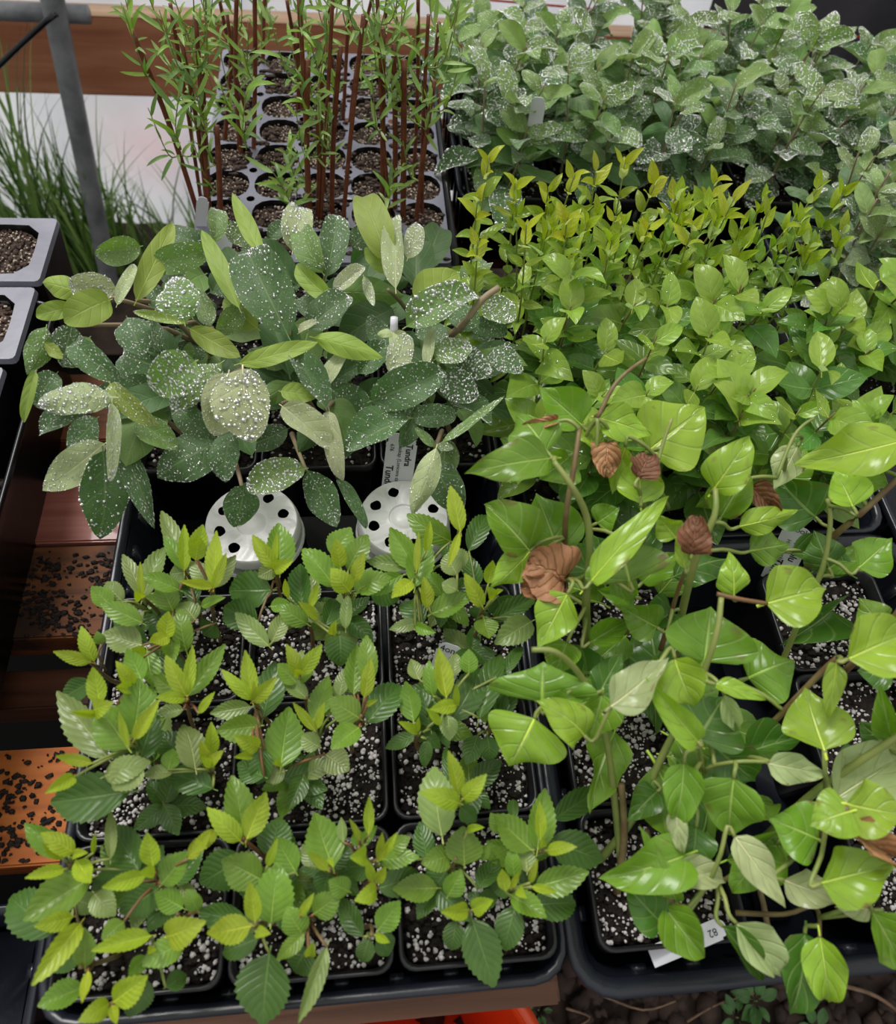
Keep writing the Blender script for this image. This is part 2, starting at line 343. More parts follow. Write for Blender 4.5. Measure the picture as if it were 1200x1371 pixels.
def beads(name, lv, w_, nv, n, rmin, rmax, seed, edge=40):
    rr = random.Random(seed); mb = MB()
    def bead(c, nr, r):
        a = nr.orthogonal().normalized(); b = nr.cross(a); c = c+nr*r*.1; k = 6
        rings = [[c+(a*math.cos(2*PI*i/k)+b*math.sin(2*PI*i/k))*r*s+nr*r*h for i in range(k)] for s, h in ((1, -.1), (.86, .42))]
        mb.loops(rings); t0 = len(mb.v); mb.v.append(c+nr*r*.78); m0 = t0-k
        for i in range(k): mb.f.append((m0+i, m0+(i+1) % k, t0))
    nrm = lambda i, j: (lv[i*w_+j+1]-lv[i*w_+j]).cross(lv[(i+1)*w_+j]-lv[i*w_+j]).normalized()
    for q in range(n):
        i = min(nv-1, int(nv*(.05+.93*rr.random()))); j = rr.randrange(w_-1); s, t_ = rr.random(), rr.random()
        if i == nv-1: t_ *= .5
        P = (lv[i*w_+j]*(1-s)+lv[i*w_+j+1]*s)*(1-t_)+(lv[(i+1)*w_+j]*(1-s)+lv[(i+1)*w_+j+1]*s)*t_
        if (lv[i*w_+j+1]-lv[i*w_+j]).length < .01: continue
        bead(P, nrm(i, j), rmin+(rmax-rmin)*rr.random()**3.2)
    for q in range(edge):
        i = rr.randrange(1, nv-1); j = rr.choice((0, w_-1)); t_ = rr.random(); P = lv[i*w_+j]*(1-t_)+lv[(i+1)*w_+j]*t_
        bead(P, nrm(i, min(j, w_-2)), rmin+(rmax-rmin)*.35*rr.random())
    return mb.me(name, M['water'])
LM = {}; BD = {}
K = dict(
 serrated=dict(ratio=.54, p=.72, q=1.0, nu=6, nv=22, serr=.05, wave=.02, pet=.1, rib=.012, pucker=.006),
 dew=dict(ratio=.57, p=.62, q=.80, nu=6, nv=14, wave=.045, pet=.06, rib=.010, serr=0),
 big=dict(ratio=.68, p=.55, q=1.25, nu=8, nv=16, wave=.09, pet=.14, rib=.017, pucker=.010),
 ovate=dict(ratio=.56, p=.6, q=1.05, nu=4, nv=8, wave=.025, pet=.16, rib=.014),
 willow=dict(ratio=.13, p=.5, q=.7, nu=2, nv=6, wave=.0, pet=.02, rib=0),
 dead=dict(ratio=.62, p=.6, q=.9, nu=10, nv=16, wave=.2, pet=.15, rib=.018, crumple=.075))
V = dict(serrated=[(.15,.5,0),(.35,.9,.2),(.25,-.5,-.2),(.5,.3,.3),(.1,1.2,-.3),(.4,-.2,0)],
 dew=[(.15,.6,0),(.4,1.0,.4),(.25,1.6,-.4),(.6,.5,.4),(.15,-.5,.3),(-.3,1.2,.4)],
 big=[(.25,.5,.2),(.5,1.0,.5),(.15,1.5,-.6),(.7,.3,.3),(.35,-.6,.8),(-.3,1.2,.4),(.9,.6,-.3)],
 ovate=[(.2,.6,0),(.35,1.0,.4),(.5,.4,-.3),(.15,-.4,0),(.3,1.5,.5)],
 willow=[(.3,.5,0),(.3,1.2,.5),(.2,-.5,0),(.2,1.8,-.4)],
 dead=[(.5,1.4,.8),(.9,1.0,-1.0),(.7,2.0,.4)])
for k, kw in K.items():
    LM[k] = []; BD[k] = []
    for i, (fo, cu, tw) in enumerate(V[k]):
        me, lv, w_, nv = leafmesh(k+'_leaf', M[k], fold=fo, curl=cu, twist=tw, seed=i, **kw); LM[k].append(me)
        if k == 'dew': BD[k].append((beads('bead', lv, w_, nv, 300, .004, .019, i, 60), beads('bead', lv, w_, nv, 330, .007, .034, i+9, 60), beads('bead', lv, w_, nv, 120, .006, .030, i+19, 40)))
        if k in ('ovate',): BD[k].append((beads('bead', lv, w_, nv, 10, .01, .03, i, 0),)*3)
def leaf(parent, kind, B, T, wd, roll=0.0, col=(.1, .2, .05), var=None, drops=None, up=None, tocam=.75, label=None):
    B = Vector(B); T = Vector(T); d = T-B; L = d.length
    if L < 1e-4: return
    y = d/L
    if up is None:
        c = (CAM-(B+T)/2).normalized(); up = c*tocam+Vector((0, 0, 1))*(1.05-tocam)
    z = up-y*up.dot(y)
    if z.length < 1e-3: z = y.orthogonal()
    z.normalize(); z = Matrix.Rotation(roll, 3, y) @ z; x = y.cross(z)
    ra = K[kind]['ratio']; sx = wd/ra
    i = var if var is not None else rnd.randrange(len(LM[kind])); i %= len(LM[kind])
    sx = max(sx, L*.25); mw = Matrix((( x.x*sx, y.x*L, z.x*min(L, sx*1.2), B.x), (x.y*sx, y.y*L, z.y*min(L, sx*1.2), B.y), (x.z*sx, y.z*L, z.z*min(L, sx*1.2), B.z), (0, 0, 0, 1)))
    ob = link('leaf', LM[kind][i], parent, mw)
    k = 1+rnd.uniform(-.12, .12); g = 1+rnd.uniform(-.07, .07)
    ob.color = (col[0]*k, col[1]*k*g, col[2]*k, 1)
    if label: ob['label'] = label
    if drops is not None and drops >= 0:
        w_ = link('water_droplets', BD[kind][i][drops], ob); w_['kind'] = 'stuff'
    return ob
def stem(parent, pts, r0, r1, mat, n=6, name='stem', sm=3):
    mb = MB(); mb.tube(pts, r0, r1, n, sm); return mb.obj(name, mat, parent)
# ================================================================== the setting
XL, XR_ = -1.6, 2.2; YB = 1.42
def ground():
    n = 90; vs = []; fs = []
    for j in range(n+1):
        for i in range(n+1):
            x = -1.9+4.4*i/n; y = -1.0+2.6*j/n
            vs.append((x, y, .012*math.sin(x*23+y*7)*math.cos(y*19)+rnd.uniform(-.008, .008)))
    for j in range(n):
        for i in range(n): a = j*(n+1)+i; fs.append((a, a+1, a+n+2, a+n+1))
    g = part('floor', vs, fs, M['earth']); g['kind'] = 'structure'; return g
g = ground()
mb = MB()
for i in range(420):
    p = W(rnd.uniform(560, 1300), rnd.uniform(1290, 1480), -RZ+.008); mb.blob(p, rnd.uniform(.004, .016), (1, 1, .6), jit=.5)
mb.obj('soil_lumps', M['earth'], None, True, 'stuff'); C.objects[-1]['label'] = 'crumbs of brown earth on the ground in front of the bench'; C.objects[-1]['category'] = 'earth'
# back film and tarpaulin
def sheet(name, x0, x1, z0, z1, y, mat, wav, seed, nx=60, nz=24):
    rr = random.Random(seed); a, b_ = rr.uniform(0, 6), rr.uniform(0, 6); vs = []; fs = []
    for j in range(nz+1):
        for i in range(nx+1):
            x = x0+(x1-x0)*i/nx; z = z0+(z1-z0)*j/nz
            vs.append((x, y+wav*(math.sin(x*9+z*6+a)+.5*math.sin(x*23-z*11+b_)), z))
    for j in range(nz):
        for i in range(nx): q = j*(nx+1)+i; fs.append((q, q+1, q+nx+2, q+nx+1))
    ob = part(name, vs, fs, mat); ob['kind'] = 'structure'; return ob
sheet('wall_back', XL, .68, -.02, 1.15, YB, M['film'], .012, 1)
# tarpaulin curtain with hanging folds, right part of the back wall
vs = []; fs = []; nx = 120
for j in range(2):
    for i in range(nx+1):
        x = .60+(XR_-.60)*i/nx
        vs.append((x, YB-.05+.03*math.sin(x*16)+.012*math.sin(x*41), (-.02, 1.25)[j]))
for i in range(nx): fs.append((i, i+1, i+nx+2, i+nx+1))
tp_ = part('wall_back', vs, fs, M['tarp']); tp_['kind'] = 'structure'
# base board of the greenhouse wall: one plank
bl, br = WY(-200, 98, 1.30), WY(205, 131, 1.30)
mb = MB(); z0 = .348; mb.box((-1.5, 1.30, z0), (.62, 1.338, z0+.124), bev=.002)
ob = mb.obj('trim_1', M['wood_board'], None, False); ob['kind'] = 'structure'
# dark knots/handle marks are in the material; paler colour on the plank's top face
mb = MB(); mb.box((-1.5, 1.3005, z0+.1242), (.62, 1.3375, z0+.1255)); ob = mb.obj('trim_2', M['wood_cap']); ob['kind'] = 'structure'
# pipes
mb = MB(); b0 = WY(128, 345, 1.2); t0 = WY(52, -90, 1.2); b0.z = -.02 if b0.z > -.02 else b0.z
dirp = (t0-b0); b0 = b0-dirp*.35; mb.tube([b0, b0+dirp*.7, t0+dirp*.4], .0165, .0165, 16, 6)
hp = mb.obj('hoop_pipe', M['pipe']); tag(hp, 'grey metal hoop pipe standing upright against the wooden board', 'pipe')
mb = MB(); a_ = WY(-260, 8, 1.22); c_ = WY(118, 16, 1.22); c_.z = a_.z = (a_.z+c_.z)/2; mb.tube([a_, c_], .0125, .0125, 16, 1)
tag(mb.obj('rail_pipe', M['pipe']), 'short horizontal grey pipe ending beside the upright hoop pipe', 'pipe')
mb = MB(); a_ = WY(-30, 115, 1.16); c_ = WY(62, 28, 1.17); d_ = WY(75, 22, 1.17); mb.tube([a_, c_, d_], .004, .004, 8, 3)
tag(mb.obj('black_cord', M['pot']), 'thin black cord slanting up to the hoop pipe', 'cord')
mb = MB(); pts = [WY(560, -8, 1.25), WY(900, 22, 1.25), WY(1260, 62, 1.25)]; mb.tube(pts, .0016, .0016, 5, 4)
tag(mb.obj('red_string', M['string']), 'red string stretched along the back wall above the shrubs', 'string')
# ------------------------------------------------------------------ bench
BT = RZ-.088                                # bench top level
def plank(x0, x1, y0, y1, z1, th, mat, label, grp=True):
    mb = MB(); mb.box((x0, y0, z1-th), (x1, y1, z1), bev=.0015); ob = mb.obj('plank', mat, bench, False); ob['label'] = label; return ob
bench = thing('bench', (0, .3, 0), 'wet orange wooden slatted bench carrying the black plant trays', 'bench')
plank(-.185, .112, -.025, .058, BT-.001, .03, M['wood_front'], 'pale front plank')
plank(-1.0, 1.3, .079, .156, BT, .035, M['wood_wet'], 'bright orange wet plank sprinkled with soil')
plank(-1.0, 1.3, .20, .232, BT-.045, .035, M['wood_brown'], 'dull brown lower plank')
plank(-1.0, 1.3, .240, .321, BT, .035, M['wood_dark'], 'dark wet plank with soil')
plank(-1.0, 1.3, .3235, .385, BT+.002, .035, M['wood_red_sheen'], 'reddish wet plank, its sky sheen put in the colour')
plank(-.52, 1.3, .43, .51, BT, .035, M['wood_dark'], 'dark plank under the shrubs')
plank(-.155, 1.3, .56, .64, BT, .035, M['wood_dark'], 'dark plank under the canes')
plank(-.155, 1.3, .70, .78, BT, .035, M['wood_dark'], 'dark plank near the back')
plank(-.155, 1.3, .85, .95, BT, .035, M['wood_dark'], 'rear plank')
for x0 in (-.10, .35, 1.1):
    mb = MB(); mb.box((x0, .08, BT-.125), (x0+.04, .94, BT-.037)); mb.obj('bearer', M['wood_brown'], bench)
    for y0 in (.10, .86): mb = MB(); mb.box((x0, y0, 0), (x0+.04, y0+.05, BT-.126)); mb.obj('leg', M['wood_brown'], bench)
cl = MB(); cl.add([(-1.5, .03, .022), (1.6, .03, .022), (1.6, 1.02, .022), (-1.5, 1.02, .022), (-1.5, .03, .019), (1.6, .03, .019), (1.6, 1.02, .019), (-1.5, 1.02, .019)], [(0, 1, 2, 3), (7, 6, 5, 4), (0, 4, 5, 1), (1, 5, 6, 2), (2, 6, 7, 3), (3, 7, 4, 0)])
tag(cl.obj('gap_darkener', M['hole'], None, False), 'black cloth sheet added on the ground to shade the gaps between planks', 'darkener')  # added sheet that stands in for the dark shade under the bench
mb = MB()
for i in range(230):                       # soil spilt on the wet plank
    q = rnd.random(); cx_ = rnd.uniform(-.27, -.185); cy_ = rnd.uniform(.082, .153)
    if q < .5:
        k = rnd.choice([(-.262, .118), (-.25, .10), (-.245, .128), (-.222, .105), (-.24, .09), (-.21, .13)]); cx_ = k[0]+rnd.gauss(0, .006); cy_ = k[1]+rnd.gauss(0, .005)
    cy_ = min(max(cy_, .082), .153); mb.blob((cx_, cy_, BT+.0008), rnd.uniform(.0004, .0021), (1.3, 1, .5), jit=.5)
for i in range(420):
    k = rnd.choice([(-.262, .30), (-.215, .30), (-.25, .262), (-.205, .285), (-.23, .25), (-.27, .275)]); cx_ = k[0]+rnd.gauss(0, .014); cy_ = min(max(k[1]+rnd.gauss(0, .008), .242), .319)
    mb.blob((cx_, cy_, BT+.0008), rnd.uniform(.0004, .0022), (1.4, 1, .5), jit=.5)
sp_ = mb.obj('soil_crumbs', M['soil'], bench, True, 'stuff')
# ------------------------------------------------------------------ trays
def tray(x0, y0, x1, y1, ztop, dep, label, mat='tray', lip=.009, ribs=True, name='plant_tray', rc=.016):
    e = thing(name, ((x0+x1)/2, (y0+y1)/2, ztop-dep), label, 'tray')
    mb = MB(); t = .0015
    R = [rrect(x0-lip, y0-lip, x1+lip, y1+lip, rc+lip, ztop-.005), rrect(x0-lip, y0-lip, x1+lip, y1+lip, rc+lip, ztop-.001), rrect(x0-lip*.7, y0-lip*.7, x1+lip*.7, y1+lip*.7, rc+lip*.7, ztop),
         rrect(x0, y0, x1, y1, rc, ztop-.002), rrect(x0+.001, y0+.001, x1-.001, y1-.001, rc, ztop-.008), rrect(x0+.004, y0+.004, x1-.004, y1-.004, rc, ztop-.012),
         rrect(x0+.009, y0+.009, x1-.009, y1-.009, rc, ztop-dep)]
    mb.loops(R, True, False, True)
    R2 = [rrect(x0-t+.002, y0-t+.002, x1+t-.002, y1+t-.002, rc, ztop-.004), rrect(x0+.007, y0+.007, x1-.007, y1-.007, rc, ztop-dep-t)]
    mb.loops(list(reversed(R2)), True, True, False)
    mb.obj('shell', M[mat], e)
    if ribs:
        mb = MB(); n = int((y1-y0)/.03)
        for i in range(1, n):
            y = y0+(y1-y0)*i/n
            for xx, s in ((x0, -1), (x1, 1)):
                if s < 0: mb.box((xx+.001, y-.004, ztop-dep), (xx+.006, y+.004, ztop-.01))
                else: mb.box((xx-.006, y-.004, ztop-dep), (xx-.001, y+.004, ztop-.01))
        n = int((x1-x0)/.03)
        for i in range(1, n):
            x = x0+(x1-x0)*i/n
            mb.box((x-.004, y0+.001, ztop-dep), (x+.004, y0+.006, ztop-.01))
        mb.obj('ribs', M[mat], e)
    return e
trA = tray(-.1745, -.006, .0985, .555, RZ-.006, .078, 'black tray holding the serrated seedlings and front downy shrubs', lip=.006)
trD = tray(.1125, -.012, .400, .252, RZ-.004, .080, 'dark blue-black tray with rolled lip under the wilted plants', lip=.010)
trD2 = tray(.1125, .270, .400, .545, RZ-.006, .078, 'black tray under the yellow-tipped leafy shrubs', lip=.006)
trD3 = tray(.416, .16, .70, .645, RZ-.006, .078, 'black tray beneath the leafy shrubs by the frame edge', lip=.006)
trE = tray(.105, .67, .385, .955, RZ-.006, .078, 'black tray at the back under the dew-covered shrubs', lip=.006)
trE2 = tray(.40, .67, .98, .955, RZ-.006, .078, 'black rear tray beneath the dewy shrubs below the tarpaulin', lip=.006)
# raised seats for missing pots in tray D
mb = MB()
for x in (.226, .262):
    for y in (.04, .12, .20): mb.box((x-.012, y-.03, RZ-.083), (x+.012, y+.03, RZ-.074), bev=.003)
mb.obj('floor_ridges', M['tray'], trD)
# ------------------------------------------------------------------ pot, soil, perlite meshes (shared)
PW, PD, PH = .0895, .0765, .083
def pot_mesh():
    mb = MB(); a, b = PW/2-.0006, PD/2-.0006
    R = [rrect(-a*.80, -b*.80, a*.80, b*.80, .008, 0), rrect(-a*.95, -b*.95, a*.95, b*.95, .008, PH-.012), rrect(-a, -b, a, b, .009, PH-.011), rrect(-a, -b, a, b, .009, PH-.0005), rrect(-a+.001, -b+.001, a-.001, b-.001, .0085, PH), rrect(-a+.0024, -b+.0024, a-.0024, b-.0024, .0085, PH-.0005), rrect(-a+.004, -b+.004, a-.004, b-.004, .008, PH-.03)]
    mb.loops(R, True, True, False); return mb.me('pot', M['pot'])
POT = pot_mesh()
def soil_mesh(a, b, seed, n=22, lvl=-.013, mat='soil', chunks=260):
    rr = random.Random(seed); mb = MB(); vs = []; fs = []
    for j in range(n+1):
        for i in range(n+1):
            x = (-1+2*i/n); y = (-1+2*j/n); e = max(abs(x), abs(y))
            cl = 1-.18*max(0, abs(x)+abs(y)-1.6)
            vs.append((x*a*cl, y*b*cl, lvl+.0015*math.sin(x*5+seed)+.001*math.cos(y*7+seed)+rr.uniform(-.0013, .0013)-(.003 if e > .97 else 0)))
    for j in range(n):
        for i in range(n): q = j*(n+1)+i; fs.append((q, q+1, q+n+2, q+n+1))
    mb.add(vs, fs)
    for i in range(chunks):
        mb.blob((rr.uniform(-a, a)*.95, rr.uniform(-b, b)*.95, lvl+.001), rr.uniform(.0008, .0028), (1.5, .9, .6), jit=.5)
    return mb.me('soil', M[mat], True)
def perlite_mesh(a, b, seed, n=430, lvl=-.0115, rmax=.0019):
    rr = random.Random(seed); mb = MB()
    hot = [(rr.uniform(-a, a), rr.uniform(-b, b)) for _ in range(5)]
    for i in range(n):
        if rr.random() < .45: h = rr.choice(hot); x = h[0]+rr.gauss(0, a*.3); y = h[1]+rr.gauss(0, b*.3)
        else: x = rr.uniform(-a, a); y = rr.uniform(-b, b)
        x = max(-a*.93, min(a*.93, x)); y = max(-b*.93, min(b*.93, y))
        mb.blob((x, y, lvl+rr.uniform(-.0005, .001)), .0006+(rmax-.0006)*rr.random()**2.0, (1, 1, .85), jit=.3)
    return mb.me('perlite', M['perlite'], True)
SOIL = [soil_mesh(PW/2-.0035, PD/2-.0035, i) for i in range(4)]
PERL = [perlite_mesh(PW/2-.0035, PD/2-.0035, i, 640) for i in range(3)]+[perlite_mesh(PW/2-.0035, PD/2-.0035, 9, 150)]
PTH = {}
def pot(x, y, label, name='potted_plant', cat='potted plant', group=None, pv=None):
    e = thing(name, (x, y, RZ-PH), label, cat, group)
    q = rnd.randrange(4); fl = rnd.choice((0, PI))
    po = link('pot', POT, e)
    for nm, me, kd in (('soil', SOIL[q], None), ('perlite', PERL[q if pv is None else pv] if (pv is not None or q < 3) else PERL[0], 'stuff')):
        o_ = link(nm, me, e); o_.location = (0, 0, PH); o_.rotation_euler = (0, 0, fl)
        if kd: o_['kind'] = kd
    return e
def nearest(d, p): return min(d.values(), key=lambda e: (ORG[e.name][0]-p.x)**2+(ORG[e.name][1]-p.y)**2)
colx = [-.129, -.038, .053]; rowy = [.0375, .1145, .1915]
cn = ['beside the bare planks', 'in the middle', 'beside the wilted plants']; rn = ['front row', 'second row', 'third row']
FP = {}
for r_ in range(3):
    for c_ in range(3):
        FP[r_, c_] = pot(colx[c_], rowy[r_], 'square pot of small serrated-leaf seedlings, %s, %s' % (rn[r_], cn[c_]), group='serrated seedlings in the front tray', pv=[1, 2, 0][c_] if r_ == 0 else None)
# ------------------------------------------------------------------ serrated seedlings, leaf by leaf
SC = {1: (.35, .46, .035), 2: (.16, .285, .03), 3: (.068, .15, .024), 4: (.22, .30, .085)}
def hl(e, kind, B, T, hb, ht, wpx, col, roll=None, drops=None, cols=SC, **k):
    b = W(B[0], B[1], hb); t = W(T[0], T[1], ht); wd = wpx*mpp((b+t)/2)
    return leaf(e, kind, b, t, wd, rnd.uniform(-.35, .35) if roll is None else roll, cols[col], drops=drops, **k)
SP = [
(248,765,6.5,"216,684,22,4 219,717,20,2 247,702,18,1 256,750,24,4 254,754,24,3,262,808 227,768,24,4 190,771,22,2,240,790"),
(284,786,7.5,"290,710,24,1 303,740,14,1 316,743,22,4 272,702,26,1,262,745 256,752,24,4 302,800,14,2,270,812 240,778,14,1 268,720,24,1,262,750"),
(190,800,6,"164,742,20,4,192,800 188,752,10,1 221,733,26,4 143,779,22,4,165,806 122,785,24,2,150,812 135,808,26,2,190,834 180,790,14,1"),
(228,850,5.5,"138,847,36,4,190,864 155,828,24,3,198,860 215,778,28,2,232,818 226,818,26,1,222,855 242,815,26,2,250,872 240,808,28,4,262,830 272,850,30,3,288,835 200,860,22,1 205,920,26,2,197,870 176,868,20,1,192,880 232,890,22,2"),
(122,888,5.5,"71,872,18,1 109,838,21,1,126,885 130,845,14,2,137,862"),
(250,932,6,"222,877,24,1 258,863,17,1 302,862,26,2 205,903,26,2,245,935 208,934,18,1,248,936 211,955,18,4,246,950 288,926,12,1,266,955 182,935,24,2,210,925"),
(177,992,7,"214,936,20,1,180,990 159,952,12,1,172,1000 187,908,44,2 132,945,48,2,172,1002 208,950,34,3,186,1022 202,1020,30,4,140,1040 152,1058,42,4,186,1020 68,1074,56,3,175,1060 76,925,38,4,145,1016 74,1012,16,1,124,1022 60,1062,20,1,100,1040"),
(140,950,7,"124,893,27,1,133,944 152,940,28,1,126,950 95,953,12,1,130,956 155,885,20,1,178,918 155,920,18,1,178,922 82,935,28,3,122,912 170,868,26,2,190,912"),
(285,1027,5,"283,966,20,1,284,1010 268,990,15,1,278,1024 300,1004,15,1,280,1024 270,1012,12,1 228,1035,34,3,285,1056 193,1038,18,4,232,1034 215,980,34,3,244,1014 245,970,34,4,262,1030 232,1002,22,2,225,1030"),
(367,760,6.5,"338,716,22,1 373,700,34,2,375,766 371,712,10,1 393,750,20,1 345,772,22,4 307,790,46,3,364,790 300,812,38,3,345,836 378,760,26,2"),
(405,815,6,"382,775,10,1,385,800 402,755,28,3,405,815 426,780,12,1,415,815 399,805,14,1,425,830 448,802,22,3,436,838 372,810,24,2,412,836 390,808,18,2,362,812 315,820,24,4,360,865 383,822,22,4,364,860 430,832,20,4 450,830,12,1,445,850 455,892,38,3,455,850"),
(466,790,6.5,"405,735,32,2,448,786 450,720,22,1,456,760 470,706,34,2,445,745 493,716,28,2,466,764 443,760,30,1,468,792 488,738,18,1,474,780 524,772,28,2,478,790 535,802,34,3,497,786 467,796,15,4,463,842 432,742,18,2,458,780 498,760,20,2,478,795"),
(338,938,6,"297,896,18,1 328,870,22,1 340,912,9,1 371,906,21,1 281,955,24,4,336,946 289,978,34,2,348,972 368,885,38,3,352,962 313,985,24,1,347,1000 313,1014,12,1,338,1012 318,1022,32,3,354,1040 345,1050,28,3,355,1005"),
(400,905,6.5,"383,862,20,1 431,862,22,1 404,870,14,4 378,908,20,4,412,936 420,900,20,2 396,896,14,1 372,888,24,2,398,915"),
(423,980,5.5,"392,940,14,1 435,940,13,1,424,976 440,905,28,2,420,964 404,984,24,4,428,1000 450,915,22,4,440,960 472,930,22,2,452,962"),
(372,1026,4.5,"387,946,46,2,376,1028 374,1013,12,1 352,1040,24,4,382,1032 432,1024,26,3,378,1044 468,1032,34,4,436,1010"),
(484,960,6.5,"496,880,20,1,488,934 478,862,26,2,474,930 491,850,24,2,494,915 440,936,34,2,482,962 506,937,8,1,492,944 538,918,40,3,492,968 443,1003,32,2,481,974 460,902,22,4,478,925 462,895,18,4,455,932"),
(556,765,6.5,"522,706,30,2 571,716,34,2,556,786 576,697,13,1,570,738 561,712,10,1 490,751,22,4,546,758 483,796,24,2,540,770 524,801,22,1,552,778 567,772,20,1,572,814 540,805,30,3,566,836 633,798,30,2,578,822 584,847,14,2,556,838 521,843,16,4,562,834 545,688,30,2,604,725 590,725,20,3,612,748"),
(614,712,8,"603,650,24,1,617,712 605,735,30,4,618,762 597,742,26,4,612,770 600,760,12,1 592,780,22,4,612,790"),
(645,815,6,"624,740,24,3,640,786 622,767,22,1,646,812 660,750,18,1,654,782 652,785,16,1,662,800 674,790,9,1,663,796 655,855,30,2,648,828 718,800,26,3,658,832 662,862,34,4,712,832 652,690,26,3,628,738 640,830,26,3 676,820,36,3,665,800"),
(598,935,7,"587,867,27,1,598,934 575,884,18,2,580,932 628,869,22,2,628,902 611,875,18,4,607,905 643,895,38,3,605,966 672,877,32,3,642,962 575,950,20,1,612,944 571,948,12,1,590,970 611,915,10,1,612,945 602,992,22,4,600,958 700,866,16,3,674,904 550,882,20,4,562,910"),
(558,980,5.5,"543,912,27,2,554,966 533,966,13,1,558,981 561,960,8,1 516,1002,18,3,556,984 565,922,28,3,577,976 590,1002,18,3,565,980 568,1028,16,3,572,990 575,945,24,3,592,960"),
(655,970,5,"667,915,20,3,672,976 625,1024,26,3,640,984 642,934,14,2,650,968 655,1020,24,3,652,985 690,925,20,3,668,960"),
(618,1064,7,"600,1005,22,1,615,1062 652,1036,24,1,620,1070 562,1060,28,1,616,1076 582,1026,44,4,592,1120 638,1100,22,3,616,1080 597,1000,16,3,602,1050 630,1075,20,2"),
(610,1150,5,"620,1106,46,2,622,1158 649,1108,12,1,626,1112 564,1156,30,2,602,1146 575,1196,34,3,598,1166 618,1164,28,2,600,1200 668,1150,26,3,640,1190 655,1130,16,2,640,1150"),
(628,1222,4.5,"590,1220,24,1,626,1218 661,1205,24,1,633,1218 662,1322,46,3,632,1230 604,1272,26,3,612,1232 668,1200,22,3,642,1206 626,1195,20,3,650,1215"),
(685,1190,5,"672,1163,18,1,677,1193 686,1133,20,2,690,1176 695,1168,9,1 706,1203,14,1,694,1190 732,1229,28,2,684,1198 676,1273,34,3,690,1214 720,1150,10,1,710,1182 746,1194,12,1,712,1187 789,1167,34,2,716,1188 771,1210,38,3,712,1212 655,1185,24,3"),
(726,1138,5.5,"722,1072,17,1,724,1124 730,1055,34,2,720,1138 663,1090,38,2,712,1138 773,1134,18,1,732,1139 809,1052,30,3,740,1098 808,1152,44,3,737,1124 657,1088,20,2,674,1114 687,1070,14,3,688,1098 728,1120,10,1,726,1134 704,1132,24,4,706,1168"),
(327,1124,5.5,"277,1081,28,1,322,1126 356,1060,34,1,331,1123 310,1038,36,2,328,1125 253,1146,20,1,290,1112 345,1100,18,2"),
(350,1180,5,"368,1120,32,2,396,1168 374,1094,40,3,364,1148 372,1122,12,1,358,1160 267,1182,48,3,326,1148 297,1150,44,2,350,1178 372,1154,48,2,363,1236 395,1190,22,3"),
(343,1240,5.5,"334,1179,23,1,342,1234 277,1250,38,1,336,1240 363,1250,16,1,343,1248 352,1372,68,3,361,1276 264,1220,34,3,332,1236 298,1277,28,3,346,1256"),
(442,1164,5.5,"421,1088,46,2,446,1162 414,1140,14,1,440,1166 447,1162,9,1,440,1150 440,1178,26,2,468,1194 405,1130,20,4,420,1160 432,1200,30,3"),
(410,1230,5,"385,1213,32,2,405,1250 421,1195,12,1,402,1226 455,1196,32,2,420,1224 395,1302,42,3,412,1268 399,1370,22,4,438,1268 370,1286,20,2,408,1250 420,1260,16,1,414,1280"),
(481,1135,6,"494,1066,15,1,494,1118 468,1096,9,1,482,1124 457,1094,13,4,460,1128 468,1148,26,1,490,1146 478,1110,18,2 505,1105,14,2"),
(507,1152,5.5,"512,1114,12,1 532,1114,12,1,510,1148 562,1147,24,2,506,1152 550,1120,22,2,516,1142 562,1100,26,3,572,1150 520,1130,10,1"),
(500,1182,5,"517,1160,16,1,503,1182 560,1168,32,3,506,1190 474,1206,26,1,504,1190 462,1160,32,3,500,1160 492,1150,14,1"),
(498,1252,4,"536,1206,30,2,506,1246 484,1288,22,3,494,1256 520,1280,26,3,510,1250 522,1262,12,1,503,1252 454,1200,26,3,486,1254"),
(95,1158,5,"33,1102,28,2,92,1146 54,1115,26,1,100,1142 57,1130,14,1,84,1150 33,1176,18,1,86,1164 118,1142,14,1,98,1145 122,1182,26,1,102,1152 128,1114,8,1,125,1142 148,1085,14,4,148,1150 150,1105,42,3,186,1166 30,1232,48,2,122,1176 15,1200,50,3,80,1244 45,1240,26,1,97,1228"),
(110,1295,4,"42,1320,32,1,108,1236 112,1241,26,2,114,1296 70,1302,24,3,112,1270 110,1343,15,1,118,1300 50,1347,32,2,112,1322 132,1215,26,4,100,1205"),
(207,1170,5.5,"197,1114,27,1,205,1160 136,1188,24,1,196,1172 251,1140,34,2,216,1184 283,1112,20,1,252,1150 186,1168,16,1,208,1168 160,1222,38,3,214,1188 155,1226,30,4,126,1196 136,1258,24,2,166,1234"),
(240,1225,5,"207,1195,28,2,245,1216 250,1190,20,2,266,1220 276,1233,42,1,224,1254"),
(205,1268,4.5,"122,1273,28,1,202,1253 190,1293,34,2,246,1262 172,1306,20,2,196,1280 198,1278,12,1 250,1305,24,3,222,1322"),
(150,1345,4,"198,1306,38,1,152,1342 104,1368,28,1,146,1344 156,1372,14,1,150,1346 172,1362,34,3,196,1310"),
]
def num(s): return [float(x) for x in s.split(',')]
